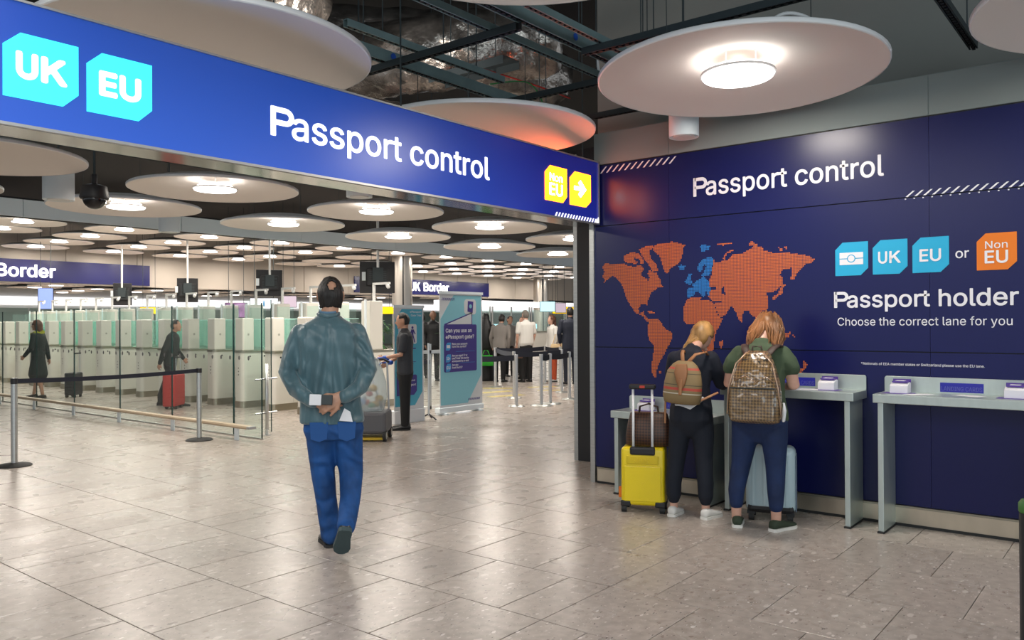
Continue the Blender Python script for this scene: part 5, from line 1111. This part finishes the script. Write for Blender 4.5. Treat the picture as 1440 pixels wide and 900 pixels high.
j = MB(); j.limb([(0, 0, .83), (0, 0, .90), (0, .005, 1.0), (0, .03, 1.12), (0, .05, 1.21), (.005, .055, 1.265), (.01, .06, 1.295)], [(.165, .12), (.155, .115), (.145, .11), (.160, .11), (.165, .10), (.120, .08), (.062, .055)], e=2.2)
j.limb([(-.13, .045, 1.225), (-.165, .08, 1.10), (-.175, .12, 1.01), (-.11, .27, .94)], [.062, .056, .05, .038]); j.limb([(.14, .045, 1.225), (.185, .06, 1.13), (.215, .10, 1.03), (.205, .27, 1.0)], [.066, .060, .055, .040])
obj('jumper', fuse(j, .009, 4), 'navy_k', girl)
k = MB(); k.limb([(0, 0, .92), (0, -.01, .84), (0, -.015, .76), (0, 0, .70)], [(.135, .105), (.165, .125), (.168, .13), (.15, .11)], e=2.2)
for q, kx, ax in ((-1, -.115, -.135), (1, .095, .11)): k.limb([(q * .08, 0, .78), (q * .09, 0, .64), (kx, 0, .45), (ax, -.02, .26), (ax, -.02, .16), (ax, -.02, .125)], [(.088, .10), (.085, .092), (.070, .075), (.062, .066), (.058, .060), (.044, .046)])
obj('trousers', fuse(k, .009, 4), 'navy_t', girl)
for q, x, tx in ((-1, -.135, -.11), (1, .11, .20)):
    MB().limb([(x, -.02, .15), (x, -.02, .05)], [.034, .030]).build('ankle', 'skin_r', girl, smooth=True)
    us, ss = MB(), MB(); shoe(us, ss, (x - .01, -.08, 0), (tx, .12, 0), (0, 0, 1), .042, h=.068, sole=.02); l = us.build('shoe', 'shoe_w', girl, smooth=True); ss.build('sole', 'sole_w', l)
hair_cap(hm, girl, 'hair_bl', lambda x, y, z: (y < .5 + .2 * z if z > -.05 else y < -.12) and z > -.75, th=.014, rough=.010)
def st2(rnd): a = rnd.uniform(-1.3, 1.3); return (math.sin(a) * .06, -math.cos(a) * .088 - .004, rnd.uniform(-.06, .05), a)
def pa2(p, rnd):
    w_ = rnd.uniform(-.03, .03); L_ = rnd.uniform(.05, .14)
    return [p[:3], (p[0] * .9 - .01, p[1] - .015, p[2] - .04), (-.045 + w_, -.085 + w_ * .4, -.13), (-.06 + w_ * 1.5, -.07, -.15 - L_ * .6), (-.05 + w_ * 2, -.055, -.15 - L_)]
strands(girl, 'hair_bl', hm, 150, st2, pa2, .007, seed=9)
M['tan_sack'] = stripe_mat('tan_sack_stripes', (.24, .165, .075), ((2, .27, .008, (.5, .05, .04), .8), (2, .235, .003, (.02, .02, .02), .7), (2, .12, .010, (.5, .05, .04), .85), (2, .15, .003, (.02, .02, .02), .7), (2, .085, .004, (.7, .65, .55), .7)))
sk = thing('backpack', 'small tan drawstring backpack with red stripes on the back of the young woman in navy', 'backpack', (0, 0, 0)); sk.location = in_world(girl, (-.035, -.118, .885)); sk.rotation_euler = (0, math.radians(4), FV)
sack([(.0, .10, .05, 0), (.012, .135, .07, .0), (.06, .145, .078, 0), (.16, .142, .075, 0), (.25, .125, .065, 0), (.30, .09, .05, .0), (.325, .055, .035, 0)], e=2.4).build('bag_body', 'tan_sack', sk, smooth=True)
MB().limb([(-.01, -.145, .30), (-.005, -.155, .24), (.0, -.158, .17), (.0, -.158, .13)], [(.045, .008), (.05, .008), (.035, .008), (.018, .008)], n=12).build('flap', 'strap_tan' if 'strap_tan' in M else mat('tan_leather', (.30, .13, .05), .5), sk, smooth=True)
M['strap_tan'] = mat('tan_leather_strap', (.34, .15, .06), .5)
MB().limb([(.0, -.17, .19), (.0, -.172, .08)], [(.012, .005)] * 2, n=8).build('buckle_strap', 'strap_tan', sk)
for q in (-1, 1): MB().limb([(q * .02, -.03, .315), (q * .05 + .02, -.02, .38), (q * .085 + .05, .04, .40), (q * .09 + .05, .13, .37)], [(.014, .006)] * 4, n=8).build('shoulder_strap', 'strap_tan', sk, smooth=True)
MB().limb([(.12, -.02, .03), (.19, .02, .07), (.24, .06, .10)], [(.012, .005)] * 3, n=8).build('side_strap', 'strap_tan', sk, smooth=True); MB().rod((-.13, -.05, .02), (-.12, -.06, -.16), .008, 8).build('strap_end', 'strap_tan', sk)
tag(MB().limb([(0, .0, .0), (.10, .01, -.01), (.20, .03, .05)], [(.02, .01), (.03, .012), (.015, .01)], n=10).build('white_cloth_hem', 'paper'), 'strip of white shirt showing below the tan backpack', 'cloth').matrix_world = Matrix.Translation(in_world(girl, (-.09, -.135, .875))) @ Matrix.Rotation(FV, 4, 'Z')

# ---------------------------------------------------------------- luggage
M['yellow'] = mat('yellow_shell', (.82, .62, .006), .38, coat=.3, bump=.10, bscale=160); M['yellow_d'] = mat('yellow_emboss', (.68, .50, .008), .45)
FS = math.radians(-68)
sc_ = thing('suitcase', 'bright yellow hard shell cabin suitcase with raised handle', 'suitcase', (5.70, 3.235, 0), FS)
def shell(W_, D, z0, z1, m, par, name='shell', bev=.03):
    o = MB().box(-W_ / 2, W_ / 2, -D / 2, D / 2, z0, z1).build(name, m, par); q = o.modifiers.new('bevel', 'BEVEL'); q.width = bev; q.segments = 5; o.data.polygons.foreach_set('use_smooth', [True] * 6); q.harden_normals = False
    return o
sh = shell(.345, .21, .055, .515, 'yellow', sc_); 
MB().box(-.145, .145, -.112, -.100, .09, .37).build('front_ridge', 'yellow', sc_, bev=.012); MB().box(-.125, .125, -.116, -.104, .385, .452).build('logo_panel', 'yellow_d', sc_, bev=.006)
text('logo', 'Jeep', 'yellow_d', 'y', -.116, -.062, .062, .402, .034, sc_, .02, .004)
MB().box(-.005, .005, -.002, .002, .06, .512).build('tmp', 'black', sc_).name = 'zip_line'
MB().box(-.10, .10, -.118, -.06, .455, .52).build('handle_recess', 'black', sc_, bev=.015)
for q in (-1, 1): MB().rod((q * .075, -.075, .46), (q * .075, -.075, .985), .010, 12).build('telescopic_tube', 'paper', sc_, smooth=True)
gr = MB().box(-.105, .105, -.10, -.05, .975, 1.015).build('grip', 'black', sc_, bev=.012); MB().box(-.02, .02, -.104, -.098, .985, 1.005).build('button', mat('red_button', (.5, .04, .02), .4), gr)
for q in (-1, 1):
    for r_ in (-1, 1):
        MB().box(q * .135 - .04, q * .135 + .04, r_ * .08 - .03, r_ * .08 + .03, .045, .095).build('corner_guard', 'black', sc_, bev=.012)
        w_ = MB().rod((q * .15 - .018, r_ * .085, .028), (q * .15 + .018, r_ * .085, .028), .028, 20).build('wheel', 'rubber', sc_); MB().rod((q * .15 - .019, r_ * .085, .028), (q * .15 + .019, r_ * .085, .028), .012, 12).build('hub', 'strut', w_)
tag(MB().box(-.012, .012, -.02, .02, 0, .085).build('luggage_tag', 'orange', None, bev=.004), 'small orange luggage tag hanging on the side of the yellow suitcase', 'tag').matrix_world = Matrix.Translation(in_world(sc_, (-.188, -.02, .10))) @ Matrix.Rotation(FS, 4, 'Z')
M['brown_check'] = checker_mat('dark_brown_check', (.085, .035, .018), (.030, .014, .010), 62, .5, rot=45)
db_ = thing('travel_bag', 'dark brown checked holdall standing on the yellow suitcase behind its handle', 'bag', (0, 0, 0)); db_.location = in_world(sc_, (.035, .03, .517)); db_.rotation_euler = (0, 0, FS)
sack([(.0, .17, .07, .07), (.01, .185, .085, .085), (.10, .182, .088, .088), (.20, .165, .07, .07), (.255, .15, .035, .035), (.265, .14, .02, .02)], e=3).build('bag_body', 'brown_check', db_, smooth=True)
for y in (-.01, .02): MB().limb([(-.08, y, .24), (-.07, y - .01, .31), (0, y - .015, .335), (.07, y - .01, .31), (.08, y, .24)], [.007] * 5, n=8).build('handle', 'strap_br', db_, smooth=True)
MB().box(-.13, .13, -.004, .012, .262, .27).build('zip', 'gold_trim', db_)
M['pale'] = mat('pale_blue_shell', (.42, .55, .60), .35, coat=.3)
wc = thing('suitcase', 'pale blue-grey suitcase standing behind the legs of the woman in olive', 'suitcase', (6.04, 2.33, 0), math.radians(-72))
shell(.36, .22, .06, .56, 'pale', wc, bev=.05)
for q in (-.12, -.04, .04, .12): MB().box(q - .012, q + .012, -.116, -.108, .12, .50).build('rib', 'pale', wc, bev=.005)
MB().box(.178, .186, -.08, .08, .08, .50).build('side_panel', mat('slate_panel', (.14, .19, .26), .5), wc, bev=.004)
for q in (-1, 1):
    for r_ in (-1, 1): MB().rod((q * .14 - .02, r_ * .08, .03), (q * .14 + .02, r_ * .08, .03), .03, 18).build('wheel', 'rubber', wc); MB().box(q * .14 - .03, q * .14 + .03, r_ * .08 - .02, r_ * .08 + .02, .05, .08).build('wheel_mount', 'black', wc)
MB().box(-.17, .17, -.112, .112, .06, .14).build('lower_guard', 'black', wc, bev=.03)

# ---------------------------------------------------------------- generic standing figure for the people farther off
def figure(label, x, y, heading, h=1.7, skin='skin', top='navy_k', bot='navy_t', shoes='shoe_k', hair='hair_k', arms=None, style='short', sleeve='long', vox=.012, stride=0., lean=0., skirt=None, hem=.86, wide=1., group=None, topname='top', nod=0.):
    s = h / 1.75; t = thing('person', label, 'person', (x, y, 0), heading, group)
    A = arms or {-1: ((-.20, 0, 1.42), (-.25, .0, 1.14), (-.22, .08, .90)), 1: ((.20, 0, 1.42), (.25, .0, 1.14), (.22, .08, .90))}
    S = lambda p: (p[0] * s, (p[1] + lean * max(0, p[2] - .9)) * s, p[2] * s)
    b = MB(); hc = S((0, .03, 1.63)); m = head(b, hc, 0, -nod, s, S((0, 0, 1.47)), .052 * s)
    b.limb([S((0, 0, .92)), S((0, 0, 1.2)), S((0, 0, 1.42))], [(.13 * s, .09 * s), (.13 * s, .09 * s), (.12 * s, .08 * s)])
    for q in (-1, 1):
        P = [S(p) for p in A[q]]; b.limb(P, [.042 * s, .036 * s, .027 * s]); d = Vector(P[2]) - Vector(P[1]); hand(b, P[2], d, (q, -.3, .2), s, .5, -q)
        b.limb([S((q * .09, 0, .9)), S((q * .10, q * stride * .5, .48)), S((q * .10, q * stride, .09))], [.075 * s, .052 * s, .036 * s])
    obj('body', fuse(b, vox if style != 'far' else vox, 2), skin, t)
    if vox < .012: face_bits(m, t)
    j = MB(); W_ = wide
    j.limb([S((0, 0, hem)), S((0, 0, .98)), S((0, 0, 1.14)), S((0, 0, 1.30)), S((0, 0, 1.40)), S((0, 0, 1.455)), S((0, 0, 1.49))], [(.185 * s * W_, .125 * s * W_), (.180 * s * W_, .125 * s * W_), (.172 * s * W_, .12 * s * W_), (.195 * s * W_, .13 * s), (.200 * s * W_, .12 * s), (.145 * s, .09 * s), (.068 * s, .062 * s)], e=2.3)
    for q in (-1, 1):
        P = [Vector(S(p)) for p in A[q]]
        if sleeve == 'long': j.limb(P, [.066 * s, .056 * s, .042 * s])
        else: j.limb([P[0], P[0].lerp(P[1], .75)], [.066 * s, .062 * s])
    obj(topname, fuse(j, vox, 3), top, t)
    k = MB()
    if skirt: k.limb([S((0, 0, .98)), S((0, 0, .85)), S((0, 0, skirt + .04)), S((0, 0, skirt))], [(.15 * s, .11 * s), (.185 * s, .14 * s), (.23 * s, .19 * s), (.23 * s, .19 * s)])
    else:
        k.limb([S((0, 0, .98)), S((0, 0, .86)), S((0, 0, .78))], [(.155 * s, .11 * s), (.175 * s, .13 * s), (.16 * s, .12 * s)])
        for q in (-1, 1): k.limb([S((q * .09, 0, .82)), S((q * .10, q * stride * .5, .48)), S((q * .10, q * stride, .20)), S((q * .10, q * stride, .075))], [(.088 * s, .10 * s), (.07 * s, .078 * s), (.062 * s, .066 * s), (.058 * s, .062 * s)])
    obj('skirt' if skirt else 'trousers', fuse(k, vox, 3), bot, t)
    for q in (-1, 1):
        us, ss = MB(), MB(); c = S((q * .10, q * stride, 0)); shoe(us, ss, (c[0], c[1] - .07, 0), (c[0] + q * .03, c[1] + .19, 0), h=.07 * s); l = us.build('shoe', shoes, t, smooth=True); ss.build('sole', 'rubber', l)
    if style == 'short': hair_cap(m, t, hair, lambda x, y, z: (y < .5 if z > .25 else y < .0) and z > -.55, th=.012, n=24, mm=18)
    elif style == 'long': hair_cap(m, t, hair, lambda x, y, z: (y < .5 if z > .1 else y < .05), th=.02, n=24, mm=18, vol=(1.1, 1.1, 1.05)); MB().limb([m @ Vector((0, -.06, .02)), m @ Vector((0, -.085, -.10)), m @ Vector((0, -.075, -.22))], [(.08, .05), (.09, .045), (.05, .02)], n=12).build('hair_length', hair, t, smooth=True)
    elif style == 'veil': hair_cap(m, t, hair, lambda x, y, z: y < .55, th=.025, n=24, mm=18, name='headscarf'); MB().limb([m @ Vector((0, -.02, -.02)), m @ Vector((0, -.03, -.18)), m @ Vector((0, -.03, -.42)), m @ Vector((0, -.02, -.75))], [(.10, .11), (.17, .13), (.23, .17), (.25, .19)], n=16).build('veil', hair, t, smooth=True)
    return t
# cleaner with the litter cart, facing left in the picture
M['polo'] = mat('charcoal_polo', (.035, .038, .045), .8, bump=.3, bscale=14); M['black_t'] = mat('black_trousers', (.008, .008, .009), .8, bump=.3, bscale=12); M['glove'] = mat('blue_glove', (.01, .08, .42), .5)
CL = math.radians(44)
arms = {-1: ((-.17, 0, 1.40), (-.20, .05, 1.13), (-.15, .30, 1.08)), 1: ((.17, 0, 1.40), (.21, .03, 1.13), (.16, .25, 1.00))}
cl_ = figure('person in a charcoal polo shirt with blue gloves standing at a litter cart', 8.02, 8.42, CL, 1.66, 'skin_b' if 0 else 'skin', 'polo', 'black_t', 'black', 'hair_k', arms, vox=.008, sleeve='short', topname='polo_shirt', nod=.15)
for P in ((-.142, .285, 1.026), (.152, .25, .95)):
    g = MB(); hand(g, P, (0.1, 1, -.05), (0, .1, 1), 1.0, .6, 1); g.limb([Vector(P) - Vector((0, .05, 0)), Vector(P)], [.036, .034]); obj('glove', fuse(g, .006, 2), 'glove', cl_)
ct = thing('litter_cart', 'grey litter cart with a clear sack of rubbish beside the cleaner', 'cart', (7.05, 8.05, 0), math.radians(-52))
MB().box(-.24, .24, -.26, .26, .10, .38).build('base_tray', mat('grey_plastic', (.10, .10, .11), .5), ct, bev=.04)
for q, r_ in ((-.22, -.2), (-.22, .2), (.22, -.2), (.22, .2)):
    w_ = MB().rod((q - .02, r_, .075), (q + .02, r_, .075), .075, 24).build('wheel', 'rubber', ct); MB().rod((q - .022, r_, .075), (q + .022, r_, .075), .045, 18).build('hub', 'gate_d', w_)
MB().box(-.2, .2, -.22, .22, .02, .05).build('yellow_bumper', 'yel_p' if 'yel_p' in M else mat('yellow_plastic', (.6, .4, .02), .5), ct)
for q in (-.2, .2): MB().rod((q, .24, .3), (q * .9, .22, 1.0), .014, 10).build('frame_tube', 'chrome', ct)
MB().limb([(-.2, .22, 1.0), (-.15, .1, 1.04), (.15, .1, 1.04), (.2, .22, 1.0)], [.016] * 4, n=8).build('handle', 'black', ct)
M['sack'] = glass('clear_sack', (.80, .86, .88), .35, .25); sk_ = MB().limb([(0, 0, .40), (0, 0, .55), (0, .0, .75), (0, .02, .98)], [(.17, .16), (.21, .20), (.20, .19), (.13, .13)], n=22)
sk_.v = [(a + .015 * noise.noise(Vector((a, b_, c)) * 14), b_ + .015 * noise.noise(Vector((b_, c, a)) * 14), c) for a, b_, c in sk_.v]; sk_.build('sack', 'sack', ct, smooth=True)
rn = random.Random(5); cols = [(.6, .35, .03), (.05, .25, .5), (.5, .08, .05), (.6, .6, .58), (.1, .3, .12)]
for i in range(12): c = (rn.uniform(-.1, .1), rn.uniform(-.1, .1), rn.uniform(.45, .72)); MB().ball(c, (rn.uniform(.03, .06), rn.uniform(.03, .06), rn.uniform(.03, .05)), 8).build('wrapper', mat('litter_%d' % i, cols[i % 5], .5), ct)
mp = thing('litter_picker', 'long handled dustpan leaning from the hands of the cleaner to the floor', 'tool', (7.82, 8.53, 0)); MB().rod((0, 0, .03), (-.42, .02, .98), .014, 12).build('shaft', 'chrome', mp, smooth=True); MB().rod((-.0, 0, .04), (-.18, .01, .42), .02, 12).build('lower_grip', 'strut_d', mp); MB().box(-.06, .06, -.05, .05, 0, .035).build('foot', 'black', mp, bev=.01)
MB().limb([(-.42, .02, .98), (-.36, .02, 1.10)], [.022, .018], n=10).build('hand_grip', 'black', mp, smooth=True)

# two travellers walking behind the glass
M['coat_k'] = mat('black_green_coat', (.012, .02, .018), .8); M['yel_scarf'] = mat('yellow_green_scarf', (.28, .30, .02), .7)
wk = {-1: ((-.19, 0, 1.42), (-.22, .04, 1.14), (-.19, .20, .96)), 1: ((.19, 0, 1.42), (.22, -.08, 1.14), (.20, -.14, .88))}
f1 = figure('person in a dark coat and skirt walking behind the glass at far left', 6.95, 18.35, math.radians(44), 1.62, 'skin', 'coat_k', 'coat_k', 'black', 'hair_br', wk, 'long', stride=.14, skirt=.52, hem=.78)
MB().limb([(-.10, .02, 1.36), (0, .12, 1.33), (.10, .02, 1.36), (0, -.10, 1.38), (-.10, .02, 1.36)], [.04] * 5, n=10).build('scarf', 'yel_scarf', f1, smooth=True)
f2 = figure('person in a dark green jacket walking behind the glass with a red case', 7.75, 14.45, math.radians(-135), 1.60, 'skin', 'coat_k', 'black_t', 'black', 'hair_k', wk, 'short', stride=.22, lean=.12)
def roller(x, y, rz, m, label, W_=.36, h=.52):
    t = thing('suitcase', label, 'suitcase', (x, y, 0), rz); shell(W_, .22, .05, h, m, t, bev=.03)
    for q in (-1, 1): MB().rod((q * .12 - .02, .08, .03), (q * .12 + .02, .08, .03), .03, 16).build('wheel', 'rubber', t); MB().rod((q * .1, -.08, h - .03), (q * .1, -.08, .92), .009, 8).build('telescopic_tube', 'chrome', t); MB().box(q * .12 - .02, q * .12 + .02, -.1, -.06, 0, .05).build('foot', 'black', t)
    MB().box(-.12, .12, -.10, -.06, .91, .94).build('grip', 'black', t, bev=.008); return t
M['red_case'] = mat('red_fabric_case', (.45, .03, .025), .5); roller(7.47, 17.9, math.radians(40), 'black', 'black suitcase pulled by the traveller in the dark coat at far left')
roller(7.55, 13.95, math.radians(40), 'red_case', 'red suitcase of the traveller in the dark green jacket behind the glass', .5, .62)

# the queue in the distance; heading 0 = facing +Y
M['shirt_w'] = mat('white_shirt', (.72, .70, .66), .8); M['top_g'] = mat('grey_marl', (.22, .20, .185), .85); M['beige_b'] = mat('beige_bag', (.55, .40, .22), .7); M['or_t'] = mat('orange_trousers', (.62, .10, .035), .8); M['suit_n'] = mat('dark_navy_suit', (.010, .014, .03), .75); M['green_b'] = mat('green_bag', (.03, .42, .03), .5); M['brown_j'] = mat('brown_jacket', (.10, .05, .03), .8)
aw = math.radians(-40)
back = {-1: ((-.20, 0, 1.42), (-.27, -.02, 1.15), (-.22, .10, .95)), 1: ((.20, 0, 1.42), (.27, -.02, 1.15), (.22, .10, .95))}
figure('person in a dark navy suit seen from behind, near the steel door jamb', 16.4, 11.35, aw, 1.90, 'skin', 'suit_n', 'suit_n', 'black', 'hair_k', back, vox=.014, hem=.80, wide=1.08)
w2 = figure('person with brown hair, white blouse and orange trousers in the queue', 16.85, 12.22, math.radians(60), 1.70, 'skin_r', 'shirt_w', 'or_t', 'shirt_w', 'hair_br', style='long', vox=.014)
bg = thing('shoulder_bag', 'beige shoulder bag carried by the woman in the white blouse', 'bag', (16.70, 11.98, .72), aw); sack([(0, .16, .05, 0), (.02, .19, .06, 0), (.16, .19, .06, 0), (.26, .15, .04, 0)], e=3).build('bag_body', 'beige_b', bg, smooth=True); MB().limb([(-.12, -.05, .24), (-.05, -.05, .5), (.05, -.05, .5), (.12, -.05, .24)], [.012] * 4, n=8).build('strap', 'beige_b', bg, smooth=True)
figure('person with grey hair in a white short sleeved shirt and black trousers in the queue', 16.38, 12.72, math.radians(-20), 1.84, 'skin_r', 'shirt_w', 'black_t', 'black', 'hair_g', vox=.014, sleeve='short', wide=1.12, hem=.95)
figure('person in a pale blouse talking behind the white shirted man', 17.2, 13.45, math.radians(80), 1.68, 'skin_r', 'shirt_w', 'black_t', 'black', 'hair_br', style='short', vox=.014)
figure('person in a grey top in the queue, left of the white shirted man', 16.0, 13.3, math.radians(-70), 1.74, 'skin', 'top_g', 'black_t', 'shoe_k', 'hair_k', vox=.014, lean=.25)
figure('person in a black veil and robe standing by the tall banner edge', 16.1, 13.85, math.radians(-60), 1.76, 'skin', 'black', 'black', 'black', 'black', style='veil', vox=.014, skirt=.06, hem=.7, wide=1.15)
gb = thing('carrier_bag', 'bright green carrier bag beside the person in the black robe', 'bag', (15.75, 13.55, .42), math.radians(-40)); sack([(0, .17, .06, 0), (.01, .19, .07, 0), (.2, .19, .07, 0), (.27, .17, .05, 0)], e=3.5).build('bag_body', 'green_b', gb, smooth=True); MB().limb([(-.1, -.05, .26), (-.04, -.05, .40), (.04, -.05, .40), (.1, -.05, .26)], [.01] * 4, n=8).build('handle', 'green_b', gb, smooth=True)
figure('person with red-brown hair just peeping out right of the tall banner', 17.3, 15.2, math.radians(-110), 1.58, 'skin_r', 'brown_j', 'black_t', 'black', 'hair_au', style='long', vox=.016)
figure('person with short dark hair in a grey jacket behind the veiled one', 17.9, 14.5, math.radians(160), 1.72, 'skin', 'top_g', 'black_t', 'black', 'hair_k', vox=.016)
figure('person in a dark jacket between veiled person and the grey topped one', 18.6, 14.6, math.radians(150), 1.66, 'skin', 'suit_n', 'black_t', 'black', 'hair_k', vox=.016)
figure('person in dark clothes partly hidden behind the steel door jamb', 20.6, 13.7, math.radians(-30), 1.72, 'skin', 'black', 'black_t', 'black', 'hair_k', vox=.018)
figure('bald person in a dark jacket between the two standing banners', 15.3, 15.0, math.radians(150), 1.86, 'skin_b', 'black', 'black_t', 'black', 'hair_k', style='none', vox=.016)
figure('dark clothed person further left between the two standing banners', 15.9, 16.0, math.radians(-40), 1.80, 'skin_b', 'coat_k', 'black_t', 'black', 'hair_k', vox=.016)
figure('person in pale clothes behind the glass, left of the cleaner', 16.8, 15.4, math.radians(160), 1.62, 'skin_r', 'shirt_w', 'black_t', 'black', 'hair_br', vox=.016)
figure('person with dark hair visible just over the right shoulder of the walking man', 15.2, 15.6, math.radians(150), 1.62, 'skin', 'shirt_w', 'black_t', 'black', 'hair_k', vox=.016)
hb = thing('handbag', 'brown handbag hanging by the person in the grey top', 'bag', (15.95, 12.72, .62), aw); sack([(0, .15, .05, 0), (.02, .17, .06, 0), (.2, .15, .05, 0)], e=3).build('bag_body', 'brown_j', hb, smooth=True); MB().limb([(-.1, -.05, .2), (0, -.05, .45), (.1, -.05, .2)], [.01] * 3, n=8).build('handle', 'brown_j', hb, smooth=True)
